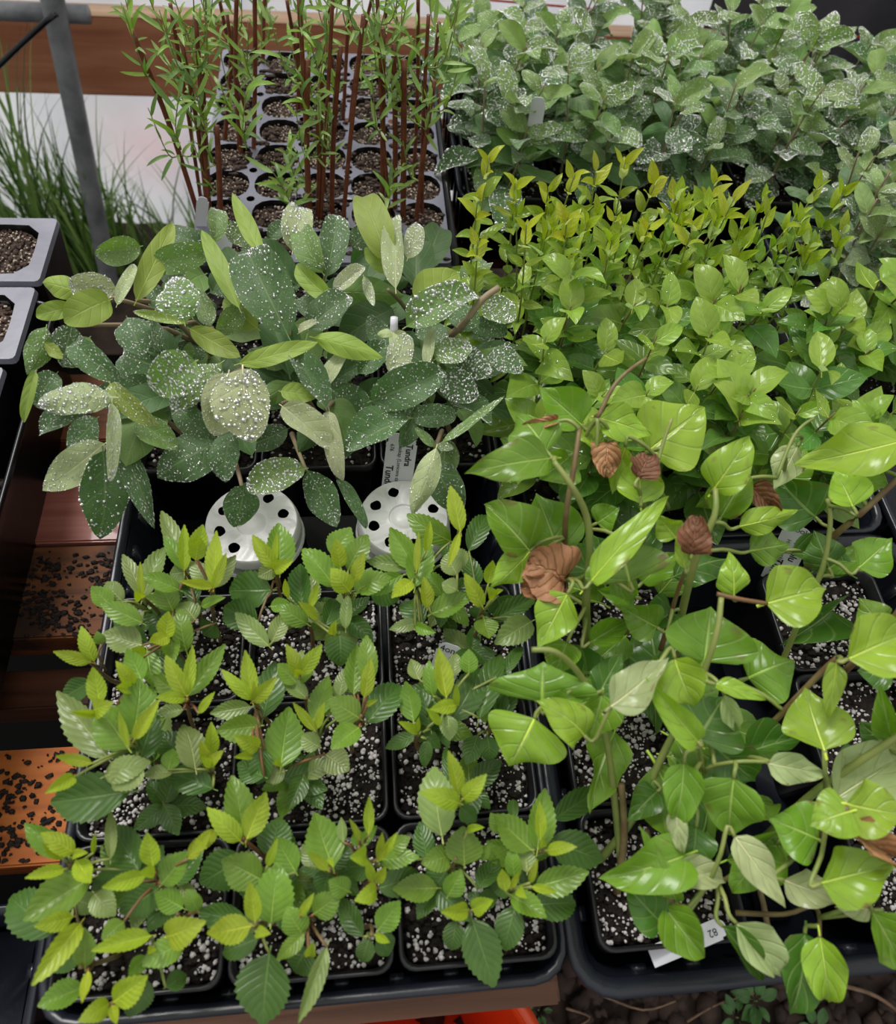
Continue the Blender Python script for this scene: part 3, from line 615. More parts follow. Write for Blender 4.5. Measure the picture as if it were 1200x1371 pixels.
for cx_, cy_, hh, data in SP:
    h = hh/100; c = W(cx_, cy_, h-.008); e = nearest(FP, c); ox, oy, _ = ORG[e.name]
    rx = max(ox-.035, min(ox+.035, c.x+(ox-c.x)*.25)); ry = max(oy-.028, min(oy+.028, c.y+(oy-c.y)*.25))
    root = Vector((rx, ry, RZ-.013)); mid = (root+c)/2+Vector((rnd.uniform(-.004, .004), rnd.uniform(-.004, .004), 0))
    stem(e, [root, mid, c+Vector((0, 0, .003))], .0015, .0010, M[rnd.choice(['stem_red', 'stem_brown', 'stem_brown'])])
    mb = MB(); nb = 0
    for s in data.split():
        a = num(s); tx, ty, wpx, cc = a[:4]; cc = int(cc); bx, by = a[4:6] if len(a) > 4 else (cx_+rnd.uniform(-2, 2), cy_+rnd.uniform(-2, 2))
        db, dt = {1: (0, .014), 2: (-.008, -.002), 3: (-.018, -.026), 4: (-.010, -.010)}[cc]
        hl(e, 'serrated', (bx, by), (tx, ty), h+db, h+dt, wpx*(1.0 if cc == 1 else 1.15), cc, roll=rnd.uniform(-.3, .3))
        b = W(bx, by, h+db)
        if (b-c).length > .004: mb.tube([c.lerp(root, .15 if cc == 1 else .3), (b+c)/2+Vector((0, 0, -.003)), b], .0009, .0007, 5, 2); nb += 1
    if nb: mb.obj('stem', M['stem_red'] if rnd.random() < .5 else M['stem_green'], e)
def fill(e, n, R, hlo, hhi, kind, L, wr, cols, codes, drops, droop=.2, spread=1.0, up=.3):
    ox, oy, _ = ORG[e.name]
    for i in range(n):
        h = hlo+(hhi-hlo)*rnd.random(); a = rnd.uniform(0, 2*PI); r = R*math.sqrt(rnd.random())
        b = Vector((ox+r*math.cos(a), oy+r*math.sin(a), RZ+h)); a2 = a+rnd.uniform(-.9, .9); l = L*rnd.uniform(.7, 1.2)
        t = b+Vector((math.cos(a2)*spread, math.sin(a2)*spread, up*rnd.uniform(-1, 1)-droop)).normalized()*l
        leaf(e, kind, b, t, l*wr*rnd.uniform(.85, 1.15), rnd.uniform(-.5, .5), cols[rnd.choice(codes)], drops=rnd.choice(drops), tocam=.4)
for (r_, c_), e in FP.items():
    ox, oy, _ = ORG[e.name]
    for q in range(3):
        a = rnd.uniform(0, 6); rt = Vector((ox+.02*math.cos(a), oy+.018*math.sin(a), RZ-.013)); c = rt+Vector((rnd.uniform(-.008, .008), rnd.uniform(-.008, .008), rnd.uniform(.025, .045))); stem(e, [rt, c], .0013, .0008, M['stem_brown'], sm=1)
        for k in range(5):
            a2 = a+k*2.4; b = c-Vector((0, 0, .003*k)); l = rnd.uniform(.016, .026); d = Vector((math.cos(a2), math.sin(a2), .1)).normalized()
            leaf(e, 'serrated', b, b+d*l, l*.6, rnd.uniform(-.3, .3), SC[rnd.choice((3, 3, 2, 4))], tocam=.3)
# ------------------------------------------------------------------ downy dew-covered shrubs in front (haskap), leaf by leaf
DC = {1: (.24, .34, .04), 2: (.13, .235, .045), 3: (.055, .13, .03), 4: (.39, .45, .22)}  # pale last entry: light sheen of beaded leaves put in as tint
HP = {}
for r_ in range(3):
    for c_ in range(3):
        if r_ == 0 and c_ < 3 and False: continue
        y = .370+.0765*r_
        HP[r_, c_] = pot(colx[c_], y, 'pot of dew-beaded downy shrub, front clump, %s, %s' % (['front row', 'middle row', 'rear row'][r_], ['by grey sheets', 'centre', 'by yellow-tipped shrubs'][c_]), group='downy shrubs in the front clump', pv=3)
def hh_(v): 
    if v < 500: return .105+(.085-.105)*(v-280)/220
    return .085+(.025-.085)*(v-500)/220
HK = """183,402,232,298,30,1,.3,-1 155,385,92,381,38,4,1,1 110,392,57,378,30,1,-1,-1 147,402,86,432,44,1,1,-1 95,412,48,423,24,1,-1,-1 188,330,127,340,36,2,0,0
205,355,281,334,36,2,0,0 157,408,182,355,16,4,1,0 228,420,192,375,26,3,-1,0 247,432,232,371,54,2,1.2,1 282,437,262,384,25,2,-.5,-1 320,412,270,308,24,1,1,-1 287,324,290,280,25,2,0,0
170,425,192,478,44,3,.5,0 247,432,178,417,13,1,1.5,0 254,440,322,478,30,1,.8,-1 62,438,36,502,34,2,.3,0 97,436,84,492,38,3,0,0 100,458,168,510,36,3,.2,0 120,452,90,492,34,2,-.6,0
262,484,200,520,58,2,.8,1 296,486,229,552,44,2,.5,1 325,494,338,593,78,4,2.2,1 306,500,287,584,52,4,1.8,0 152,532,49,543,44,4,2,1 145,535,53,583,36,3,1,-1 150,540,147,645,18,4,2.4,1
148,514,213,569,28,1,1,0 184,562,238,602,36,2,.3,0 140,594,57,657,46,4,.2,0 138,604,134,722,62,3,.7,2 157,585,207,708,30,3,0,0 292,592,211,640,60,3,-.4,-1 312,577,302,646,40,3,1,0
48,498,32,566,15,1,1,-1 76,500,48,545,34,3,-.5,-1 385,448,332,336,68,3,1.2,0 350,342,311,258,22,1,.2,-1 392,336,400,278,38,4,.6,1 432,365,404,306,36,2,.8,0 437,370,452,288,36,3,.5,0 445,402,397,354,26,1,1,-1
414,442,471,397,42,3,.8,0 446,390,489,357,22,4,1,1 400,446,426,431,12,4,1.5,0 290,445,322,410,30,2,-.2,0 520,350,485,264,42,1,.5,-1 530,386,534,287,32,4,1.2,0 546,346,560,299,26,4,.8,1
520,366,488,332,26,1,-.3,-1 556,404,614,366,50,1,0,-1 545,437,641,396,50,2,1.5,1 583,481,632,462,40,2,.8,1 524,502,546,447,32,4,.8,1 572,490,583,437,16,4,.9,0 487,370,501,410,13,4,.5,1
320,487,426,458,26,1,1.5,-1 420,452,513,479,30,1,1.1,-1 436,546,388,467,38,3,1,-1 430,530,467,472,24,4,.2,-1 376,524,424,532,26,1,1,-1 378,544,443,603,42,4,1.2,0 441,551,459,644,25,4,.8,0
408,628,329,656,44,2,1,1 412,630,451,706,44,3,1,0 327,650,313,706,46,3,.4,0 498,537,596,497,52,3,.8,0 547,561,461,603,56,3,1,0 555,560,612,556,30,3,-.4,-1 592,592,676,530,13,2,2,0
584,600,552,690,32,4,2,0 583,621,618,682,44,3,.3,0 583,598,556,572,12,2,1.6,0 585,596,608,600,13,2,1.6,1 452,642,490,708,18,3,0,0 590,500,640,535,40,3,0,1 610,480,660,500,38,3,0,1 560,540,535,600,30,3,-.8,-1
300,300,340,330,26,2,-.8,1 360,320,385,300,22,3,-.6,-1 470,330,500,300,28,3,-.4,0 400,400,440,440,30,3,-1,-1 345,440,300,400,34,1,-.8,-1 240,380,215,345,30,3,-.8,-1 355,560,320,520,34,3,-1,-1
470,450,440,500,30,3,-.8,-1 480,500,520,460,34,3,-.8,-1 520,470,495,420,30,3,-.8,-1 215,470,195,430,34,3,-1,-1 240,540,290,590,36,3,-.9,-1 130,560,90,600,36,3,-.8,-1 60,460,84,480,16,1,.6,-1 560,430,600,460,36,3,-.6,0
640,440,600,410,40,3,-.3,0 650,400,690,430,40,2,-.3,1 655,470,700,500,34,3,-.5,1 200,560,170,610,30,3,-1,-1 480,570,440,620,30,3,-1,-1""".split()
for s in HK:
    a = num(s); bx, by, tx, ty, wpx, cc, lift, dr = a; wpx *= 1.08; dr = 0 if dr < 0 and cc > 1 else dr; hb = hh_(by)+lift*.01; ht = hh_(ty)+lift*.01
    b = W(bx, by, hb); e = nearest(HP, Vector((b.x, b.y+.02, 0)))
    hl(e, 'dew', (bx, by), (tx, ty), hb, ht, wpx, int(cc), cols=DC, drops=None if dr < 0 else int(dr), roll=rnd.uniform(-.5, .5), tocam=.8)
nodes_ = [(183,402),(150,532),(247,434),(285,440),(388,448),(436,368),(520,388),(545,560),(410,630),(325,494),(310,577),(184,562),(583,600),(378,540),(575,482),(150,398),(95,436),(436,548),(325,655),(262,484),(140,600)]
for u, v in nodes_:
    h = hh_(v); c = W(u, v, h-.004); e = nearest(HP, Vector((c.x, c.y+.03, 0))); ox, oy, _ = ORG[e.name]
    root = Vector((ox+rnd.uniform(-.02, .02), oy+rnd.uniform(-.02, .02), RZ-.013)); 
    stem(e, [root, root.lerp(c, .5)+Vector((rnd.uniform(-.008, .008), .01, .012)), c], .0024, .0014, M['stem_grey'])
# cut stub in the middle of the clump
p0 = W(527, 462, .085); p1 = W(528, 425, .105); e = nearest(HP, Vector((p0.x, p0.y, 0)))
stem(e, [p0+Vector((0, 0, -.03)), p0, p1], .0036, .0027, M['tag'], 8)
for tx, ty in ((505, 448), (548, 452), (527, 470)): hl(e, 'dew', (527, 446), (tx, ty), .098, .096, 14, 4, cols=DC)
# pinkish long twig with red buds, right of the clump
e = HP[1, 2]; q = [W(600, 452, .07), W(622, 432, .095), W(645, 402, .11), W(668, 385, .115)]
stem(e, q, .0028, .0022, M['stem_grey'], 8)
for (r_, c_), e in HP.items():
    fill(e, 13 if r_ < 2 else 7, .032, .01, .065 if r_ < 2 else .03, 'dew', .046, .55, DC, (3, 3, 2), (None, None, 0), droop=.1)
# ------------------------------------------------------------------ inverted white round pots with drainage holes
def white_pot(u, v, label, r=.0335):
    c = W(u, v, -.004); e = thing('round_pot', (c.x, c.y, RZ-.083), label, 'pot', 'inverted white round pots')
    zt = RZ-.004; mb = MB(); n = 40
    def ring(rad, z, k=0, am=0): return [Vector((c.x+rad*(1+am*math.sin(9*2*PI*i/n+k))*math.cos(2*PI*i/n), c.y+rad*(1+am*math.sin(9*2*PI*i/n+k))*math.sin(2*PI*i/n), z)) for i in range(n)]
    mb.loops([ring(r*1.05, zt-.017), ring(r*1.035, zt-.0095), ring(r*1.045, zt-.009), ring(r*1.04, zt-.0075), ring(r*1.0, zt-.0025), ring(r*.985, zt-.0008), ring(r*.965, zt)])
    mb.obj('side_wall', M['white'], e)
    holes = [circ(c.x+r*.70*math.cos(a), c.y+r*.70*math.sin(a), r*.125, 0, 12) for a in [2*PI*k/8+.3 for k in range(8)]]
    inner = ring(r*.34, zt)
    vs, fs = plate(ring(r*.965, zt), holes+[inner], zt)
    # subdivide look: crumple of the base between the holes
    bm = bmesh.new(); bv = [bm.verts.new(q) for q in vs]
    for f in fs: bm.faces.new([bv[i] for i in f])
    bmesh.ops.subdivide_edges(bm, edges=bm.edges[:], cuts=3, use_grid_fill=True)
    hc = [sum(h, Vector((0, 0, 0)))/len(h) for h in holes]
    for q in bm.verts:
        d = Vector((q.co.x-c.x, q.co.y-c.y)); rr_ = d.length/r; a = math.atan2(d.y, d.x)
        q.co.z += .0011*math.sin(8*a+2)*min(1, max(0, (rr_-.34)*4))*max(0, min(1, (.95-rr_)*8))+.0007*math.sin(23*a+11*rr_)*max(0, min(1, (.95-rr_)*8))*max(0, (rr_-.34)*2)
    bm.verts.index_update(); mb = MB(); mb.add([q.co.copy() for q in bm.verts], [tuple(q.index for q in f.verts) for f in bm.faces]); bm.free(); mb.obj('base_plate', M['white'], e)
    mb = MB(); mb.loops([ring(r*.34, zt), ring(r*.325, zt-.0014), ring(r*.29, zt-.0016), ring(r*.27, zt-.0006), ring(r*.05, zt-.0004)], True, False, True); mb.obj('centre_boss', M['white'], e)
    mb = MB(); mb.loops([ring(r*.96, zt-.007), ring(r*.93, zt-.0071)], True, False, True); mb.obj('hollow_shade', M['hole'], e)  # black disc painted in for the shade inside the pot
    # a second pot nested below
    mb = MB(); mb.loops([ring(r*1.16, zt-.078), ring(r*1.03, zt-.0165), ring(r*.9, zt-.016)]); mb.obj('nested_pot', M['pot'], e); mb = MB(); mb.loops([ring(r*1.09, zt-.0215), ring(r*1.07, zt-.0185), ring(r*1.04, zt-.018)]); mb.obj('nested_rim', M['white'], e)
white_pot(337, 699, 'inverted white round pot with drainage holes, the one beneath the beaded leaf tips')
white_pot(541, 692, 'inverted white round pot with drainage holes, the one below the printed plant tag')
# ------------------------------------------------------------------ plant tags
def tagthing(c, yd, nrm, wd, ht, label, texts=(), curve=0, cat='plant tag', point=False):
    """c = centre of the top end, yd = downward direction along the tag"""
    yd = yd.normalized(); nrm = (nrm-yd*nrm.dot(yd)).normalized(); xd = nrm.cross(yd)
    e = thing('plant_tag', tuple(c+yd*ht), label, cat); mb = MB(); r = wd*.28
    out = []
    prof = [(-wd/2, ht*(.97 if not point else .75)), (0, ht)] if point else [(-wd/2, ht), ]
    sh = [(-wd/2, ht), (wd/2, ht), (wd/2, r*1.4), (wd/2-.0012, r*1.35)]
    for k in range(6): a = PI/2*k/5; sh.append((wd/2-.0012-r+r*math.cos(a), r-r*math.sin(a)))
    for k in range(6): a = PI/2+PI/2*k/5; sh.append((-wd/2+.0012+r+r*math.cos(a), r-r*math.sin(a)))
    sh += [(-wd/2+.0012, r*1.35), (-wd/2, r*1.4)]
    for dz in (-.0003, .0003): out.append([c+xd*x+yd*y+nrm*dz for x, y in sh])
    n = len(sh); mb.add(out[0]+out[1], [tuple(reversed(range(n))), tuple(range(n, 2*n))]+[(i, (i+1) % n, (i+1) % n+n, i+n) for i in range(n)])
    mb.obj('card', M['tag'], e, False)
    for (s, x, y, size, rot) in texts:
        cu = bpy.data.curves.new('printed_text', 'FONT'); cu.body = s; cu.size = size; cu.extrude = .00005; cu.materials.append(M['ink'])
        if rot == 'bold': cu.offset = size*.02
        a = yd; b_ = -(nrm.cross(a))*-1
        # text runs along the tag, its up is across it
        X = yd; Y = nrm.cross(X); Z = nrm
        if rot == 'hand': X = xd*-1 if False else xd; Y = Z.cross(X)
        tmp = bpy.data.objects.new('printed_text', cu); tm = bpy.data.meshes.new_from_object(tmp); bpy.data.objects.remove(tmp)
        if not tm.materials: tm.materials.append(M['ink'])
        o_ = bpy.data.objects.new('printed_text', tm); C.objects.link(o_); o_.parent = e
        p = c+xd*x+yd*y+nrm*.0005
        o_.matrix_basis = Matrix.Translation(-Vector(ORG[e.name])) @ Matrix(((X.x, Y.x, Z.x, p.x), (X.y, Y.y, Z.y, p.y), (X.z, Y.z, Z.z, p.z), (0, 0, 0, 1)))
    return e
c = W(540, 581, .035); bt = W(531, 652, -.012); up = (CAM-c).normalized()
xw = 42*mpp(c); yd = (bt-c); xdir = yd.normalized().cross((up-yd.normalized()*up.dot(yd.normalized())).normalized())
sgn = 1
tagthing(c, yd, up, xw, yd.length*1.2, 'white tag printed Tundra standing behind the round pot',
  [('Tundra', xw*.16, xw*.36, xw*.30, 'bold'), ("Haskap (Lonicera caerulea 'Tundra')", -xw*.08, xw*.36, xw*.19, ''), ('676', -xw*.36, xw*.42, xw*.19, ''), ('Tundra', -xw*.42, xw*1.28, xw*.34, 'bold')])
c = W(606, 863, .012); bt = W(592, 905, -.010); up = (CAM-c).normalized(); xw = 38*mpp(c)
tagthing(c, bt-c, up, xw, (bt-c).length*1.3, 'white tag with black handwriting in the second seedling row', [('4ono', -xw*.38, xw*.36, xw*.36, 'hand'), ('Can', xw*.02, xw*.66, xw*.26, 'hand')])
c = W(1072, 705, .03); bt = W(1040, 772, -.012); up = (CAM-c).normalized(); xw = 38*mpp(c)
tagthing(c, bt-c, up, xw, (bt-c).length*1.1, 'grey-white printed tag in shade among the wilted stems', [('boool', -xw*.42, xw*.24, xw*.30, 'hand'), ('Tuplu', xw*.1, xw*.62, xw*.36, 'bold'), ('Honeysuckle', -xw*.2, xw*.62, xw*.2, ''), ('Tun', -xw*.3, xw*1.5, xw*.4, 'bold')])
c = W(972, 1240, .012); bt = W(872, 1282, -.010); up = (CAM-c).normalized(); xw = 26*mpp(c)
tagthing(c, bt-c, up+Vector((0, .2, 0)), xw, (bt-c).length, 'white pointed tag lying at the tray lip under wilted leaves', [('82', -xw*.1, xw*.5, xw*.5, '')])
for (u, v, h, u2, v2, h2, wpx, lb) in ((272, 264, .03, 268, 312, -.01, 16, 'white tag standing at the near corner of the cane tray'), (302, 300, .02, 296, 335, 0, 26, 'pinkish white tag lying behind the front downy clump'), (722, 130, .09, 716, 170, .06, 20, 'pinkish tag peeping out of the dewy back shrubs'), (122, 578, .01, 92, 632, -.05, 26, 'white tag half hidden beneath drooping beaded leaves')):
    c = W(u, v, h); bt = W(u2, v2, h2); tagthing(c, bt-c, (CAM-c).normalized(), wpx*mpp(c), (bt-c).length, lb)
# ------------------------------------------------------------------ cell trays (grey): left edge and under the canes
def cell_tray(x0, y0, x1, y1, nx, ny, ztop, label, rcell, side=.05, dh=True, sq=.05, name='cell_tray', perl=90):
    e = thing(name, ((x0+x1)/2, (y0+y1)/2, ztop-side), label, 'tray')
    holes = []; cs = []; sx = (x1-x0)/nx; sy = (y1-y0)/ny
    for j in range(ny):
        for i in range(nx):
            cx, cy = x0+sx*(i+.5), y0+sy*(j+.5); cs.append((cx, cy)); holes.append(circ(cx, cy, rcell, 0, 16, sq))
    if dh:
        for j in range(ny-1):
            for i in range(nx-1): holes.append(circ(x0+sx*(i+1), y0+sy*(j+1), .0042, 0, 10))
    vs, fs = plate(rrect(x0, y0, x1, y1, .004, 0, 2), holes, ztop); mb = MB(); mb.add(vs, fs)
    mb.loops([rrect(x0-.001, y0-.001, x1+.001, y1+.001, .004, ztop-.005, 2), rrect(x0, y0, x1, y1, .004, ztop, 2)])
    mb.obj('top_sheet', M['grey'], e, False)
    mb = MB(); mb.loops([rrect(x0+.006, y0+.004, x1-.006, y1-.004, .006, ztop-side, 2), rrect(x0-.0005, y0-.0005, x1+.0005, y1+.0005, .004, ztop-.005, 2)]); mb.obj('skirt', M['pot'], e, False)
    cup = MB(); cup.loops([circ(0, 0, rcell, 0, 16, sq), circ(0, 0, rcell*.985, -.004, 16, sq), circ(0, 0, rcell*.9, -side*.9, 16, 0)], True, False, False); cup.f = [tuple(reversed(f)) for f in cup.f]; cm = cup.me('cell', M['pot'])
    rr = random.Random(int(x0*1000)+5); sm = []
    for q in range(2):
        sb = MB(); n = 14
        sb.add([(0, 0, -.006)]+[Vector((rcell*.97*rad*math.cos(2*PI*k/16), rcell*.97*rad*math.sin(2*PI*k/16), -.007+rr.uniform(-.0012, .0012))) for rad in (.5, 1) for k in range(16)],
               [(0, k+1, (k+1) % 16+1) for k in range(16)]+[(k+1, k+17, (k+1) % 16+17, (k+1) % 16+1) for k in range(16)])
        for k in range(int(70*(rcell/.02)**2)):
            a, rd = rr.uniform(0, 2*PI), rcell*.93*math.sqrt(rr.random()); sb.blob((rd*math.cos(a), rd*math.sin(a), -.006), rr.uniform(.0008, .0026), (1.6, .9, .6), jit=.5)
        pb = MB()
        for k in range(int(perl*(rcell/.02)**2)):
            a, rd = rr.uniform(0, 2*PI), rcell*.93*math.sqrt(rr.random()); pb.blob((rd*math.cos(a), rd*math.sin(a), -.0052), rr.uniform(.0005, .0014), (1, 1, .8), jit=.3)
        sm.append((sb.me('soil', M['soil_top']), pb.me('perlite', M['grit'])))
    for cx, cy in cs:
        k = rr.randrange(2); cc = link('cell', cm, e); cc.location = (cx-ORG[e.name][0], cy-ORG[e.name][1], side)
        s_ = link('soil', sm[k][0], cc); s_.rotation_euler = (0, 0, rr.uniform(0, 6)); g_ = link('perlite', sm[k][1], cc); g_.rotation_euler = s_.rotation_euler; g_['kind'] = 'stuff'
    return e
M['grit'] = simple('tan_grit', (.30, .22, .15), .8, (.5, .42, .36), 300)
CT = cell_tray(-.156, .566, .083, .932, 5, 8, RZ-.002, 'grey cell tray of dark soil holding the red-brown willow canes', .0222, sq=.03)
mb = MB()
for i in range(1100):
    x = rnd.uniform(-.152, .079); y = rnd.uniform(.57, .925); 
    if math.sin(x*60+1)*math.sin(y*47+x*20) < -.1: continue
    mb.blob((x, y, RZ-.0015), rnd.uniform(.001, .0034), (1.5, 1, .5), jit=.5)
mb.obj('spilled_soil', M['soil_top'], CT, True, 'stuff')
# black shell around its right side
mb = MB(); mb.box((.0845, .564, RZ-.07), (.090, .945, RZ+.001), bev=.001); mb.obj('side_band', M['pot'], CT)
trC = tray(-.52, .07, -.268, .515, RZ-.004, .085, 'long black ribbed tray along the left edge below the grey cell sheets', lip=.004, mat='pot', ribs=False)
gx = -.279
cell_tray(gx-.178, .532, gx, .616, 2, 1, RZ+.004, 'grey two-cell sheet with bark soil, rearmost at the left edge', .036, side=.075, dh=False, sq=.10, perl=60)
cell_tray(gx-.178-.004, .445, gx-.003, .528, 2, 1, RZ+.001, 'grey two-cell sheet strewn with soil, middle one at the left edge', .036, side=.072, dh=False, sq=.10, perl=60)
cell_tray(gx-.178-.012, .358, gx-.012, .441, 2, 1, RZ-.004, 'grey two-cell sheet with soil, nearest one at the left edge', .036, side=.070, dh=False, sq=.10, perl=60)
mb = MB()
for i in range(500): mb.blob((rnd.uniform(-.30, -.286), rnd.uniform(.09, .52), RZ-.085+.003), rnd.uniform(.001, .0045), (1.3, 1, .7), jit=.5)
for i in range(900): mb.blob((rnd.uniform(-.50, -.275), rnd.uniform(.09, .35), RZ-.03+rnd.uniform(-.004, .002)), rnd.uniform(.0015, .006), (1.3, 1, .7), jit=.5)
mb.box((-.51, .082, RZ-.08), (-.276, .350, RZ-.031)); mb.obj('soil', M['soil'], trC, True)
# black container low at the left near corner
trX = tray(-.50, -.20, -.212, .050, RZ-.075, .10, 'dark ribbed container standing lower at the near left corner', lip=.006, mat='tray')
mb = MB()
for k in range(12): mb.box((-.206+.0, .046-.012*k, RZ-.17), (-.200, .052-.012*k-.006, RZ-.085))
mb.box((-.5, -.19, RZ-.10), (-.22, .042, RZ-.095)); mb.obj('side_fins', M['tray'], trX)
# orange bucket under the bench front
bk = W(560, 1480, -.22); e = thing('bucket', (bk.x, bk.y, 0), 'orange bucket standing below the front plank', 'bucket')
def cring(c, r, z, n=40): return [Vector((c.x+r*math.cos(2*PI*i/n), c.y+r*math.sin(2*PI*i/n), z)) for i in range(n)]
zt = RZ-.22; R_ = .098
mb = MB(); mb.loops([cring(bk, R_*.8, .004), cring(bk, R_*.97, zt-.03), cring(bk, R_*1.02, zt-.03), cring(bk, R_*1.03, zt), cring(bk, R_*.98, zt+.001), cring(bk, R_*.95, zt-.02), cring(bk, R_*.78, .01)], True, True, True); mb.obj('body', M['orange'], e)
mb = MB(); mb.loops([cring(bk, R_*1.0, zt), cring(bk, R_*1.06, zt+.004), cring(bk, R_*1.06, zt+.008), cring(bk, R_*.97, zt+.008), cring(bk, R_*.97, zt)]); mb.obj('rim', M['orange'], e)
# ------------------------------------------------------------------ ground litter, weeds in front
for k, (u, v, s) in enumerate(((1010, 1340, 1), (985, 1362, .9), (1090, 1378, .9), (720, 1352, .5))):
    c = W(u, v, -RZ+.01); e = thing('weed_seedling', tuple(c), ['small green weed on the bare earth under the tray lip', 'second small weed just in front of the first', 'small weed on the earth by the brown root', 'tiny weed on the earth beside the bucket'][k], 'weed')
    for q in range(7):
        a = q*2*PI/7+rnd.uniform(-.3, .3); l = .022*s*rnd.uniform(.7, 1.3); b = c+Vector((math.cos(a), math.sin(a), .8))*.007; t = b+Vector((math.cos(a), math.sin(a), rnd.uniform(-.2, .5)))*l
        leaf(e, 'serrated', b, t, l*.55, 0, (.08, .2, .05), tocam=.3)
    stem(e, [c-Vector((0, 0, .01)), c+Vector((0, 0, .008))], .0012, .0008, M['stem_green'])
for k, pts in enumerate((((1075, 1322), (1115, 1318), (1165, 1330), (1200, 1352), (1230, 1380)), ((800, 1330), (860, 1352), (905, 1340)), ((920, 1368), (960, 1345), (1010, 1330)), ((758, 1350), (790, 1362), (770, 1376)))):
    mb = MB(); mb.tube([W(u, v, -RZ+.016) for u, v in pts], .0032 if k == 0 else .0016, .002 if k == 0 else .001, 6, 4)
    ob = mb.obj('root', M['root']); tag(ob, ['thick orange-brown root arching over the earth', 'thin pale root on the earth below the tray corner', 'thin root beside the small weeds', 'short root near the bucket'][k], 'root', 'roots on the earth')
# ------------------------------------------------------------------ big wilted shrubs on the right, leaf by leaf
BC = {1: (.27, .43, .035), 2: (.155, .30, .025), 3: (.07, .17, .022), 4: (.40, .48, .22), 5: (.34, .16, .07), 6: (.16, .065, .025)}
BP = {}
for r_ in range(3):
    BP[r_, 0] = pot(.164, rowy[r_]+.0, 'pot of tall wilted broad-leaf stems nearest the seedlings, %s' % rn[r_], group='wilted plants', pv=[1, 0, 2][r_])
    BP[r_, 1] = pot(.327, rowy[r_]+.0, 'pot of wilted broad-leaf stems right of the empty gap, %s' % rn[r_], group='wilted plants', pv=[2, 1, 0][r_])
BL = """737,614,622,634,46,2,15,15 732,604,690,556,58,2,14.5,14 778,568,722,518,50,2,13,14 868,604,944,545,78,1,12,13.5 803,560,874,584,38,1,13.5,13 795,602,788,560,24,1,12.5,13 838,598,820,662,32,1,13.5,11
762,612,722,642,46,2,11,10 708,736,648,675,62,2,10,10.5 710,738,655,788,36,1,10,9 748,742,718,660,62,2,9,10 792,778,896,664,30,1,12,14 843,778,828,720,84,2,11,12 757,775,706,752,66,5,10,10.5 757,776,698,786,34,5,10,9
815,592,812,640,30,5,13,12 745,565,702,574,13,5,14.5,14 926,742,934,690,34,6,14,15 918,762,906,712,14,1,13,14 858,674,855,607,46,1,12,13.5 855,640,870,610,34,6,13.2,13.4 956,655,1004,584,44,1,13,15
966,692,1002,632,46,2,11,12.5 1004,652,1040,684,28,6,12.3,11.5 990,705,1068,682,28,1,12,12 1004,738,1058,728,36,2,10.5,10.5 1212,590,1062,622,58,1,14,13 1142,678,1118,630,46,1,13,13.5 1068,598,1036,655,34,4,12,10
1092,692,1042,640,62,3,8.5,9 983,797,976,738,32,1,12,13 1026,808,1106,788,68,1,12,12.5 943,886,952,812,94,2,9,10 1002,908,1064,884,68,2,8,8.5 1104,1004,1078,920,68,1,10,10 1120,888,1108,962,20,1,12,10.5
1136,882,1218,846,68,1,14,14 1028,1022,1106,1036,32,4,9,8.5 1000,1008,1070,988,38,3,7,7 1118,1070,1218,1008,66,4,7,7.5 1192,1002,1150,966,36,3,8,8 1194,988,1178,916,26,2,9,10 1196,905,1148,898,34,3,9,9
727,940,728,886,108,2,9,10 760,795,720,868,46,1,11,9.5 716,962,682,1026,84,1,8.5,7 782,984,716,938,42,1,9.5,10.5 806,930,790,988,46,2,9,7.5 776,934,730,944,20,2,9.5,9.5 800,932,834,872,36,3,8,9
818,946,896,880,44,4,12,13 934,992,864,906,30,1,11,12.5 904,882,930,946,54,1,12,11 934,990,970,932,78,3,8.5,9.5 958,916,1026,938,18,1,11,11 970,930,990,976,22,4,10.5,9 916,1022,902,1104,40,2,9.5,7.5
983,1042,976,1118,66,2,9,6.5 932,1108,922,1172,40,3,6,5 958,1000,1012,1046,62,3,7.5,6.5 984,1120,1052,1216,34,4,8,7 905,1160,972,1182,34,4,6.5,6 906,1206,856,1104,20,2,6,7.5 886,1236,838,1184,42,3,5,5.5
890,1214,944,1282,48,2,5.5,5 986,1236,1046,1308,44,4,6,4.5 968,1240,1022,1312,28,3,5.5,4 1098,1254,1110,1342,42,1,6,4 1078,1250,1058,1358,48,3,5,3 1096,1124,1030,1096,62,2,8,8 1050,1178,1132,1208,36,4,7,6.5
1100,1182,1202,1158,58,1,9,9.5 1140,1086,1084,1106,50,1,11,10.5 1134,1076,1218,1092,58,1,11,11 1130,1116,1192,1146,36,5,10,9 1168,1220,1206,1290,54,2,7.5,6 1166,1218,1118,1214,24,4,7.5,7 1040,1130,1018,1158,26,2,5,4.5
905,1086,916,1142,20,4,8,7 760,860,742,905,40,2,8,7 850,800,800,790,30,2,8,8 880,840,830,812,44,2,8,8.5 860,780,905,740,40,2,9,10 900,820,860,850,40,3,7,7 790,860,840,830,30,2,7,7 1000,860,960,870,34,3,6,6
1050,640,1080,600,40,2,9,10 1150,760,1195,720,44,2,10,11 1110,760,1090,710,40,3,8,9 1180,840,1150,800,36,2,9,9.5 1060,740,1110,750,34,3,7,7 1130,640,1190,650,44,2,11,12 1160,620,1195,575,40,2,11,12
880,1060,840,1100,34,3,5,5 1010,1160,980,1195,30,2,6,5 1150,1010,1110,1050,30,3,6,6 800,700,830,680,34,2,10,11 740,800,760,850,30,3,7,6 905,720,880,690,30,1,12,13 820,770,850,800,30,2,10,9""".split()
PB = []; SS = []
def own(b): return nearest(BP, b)
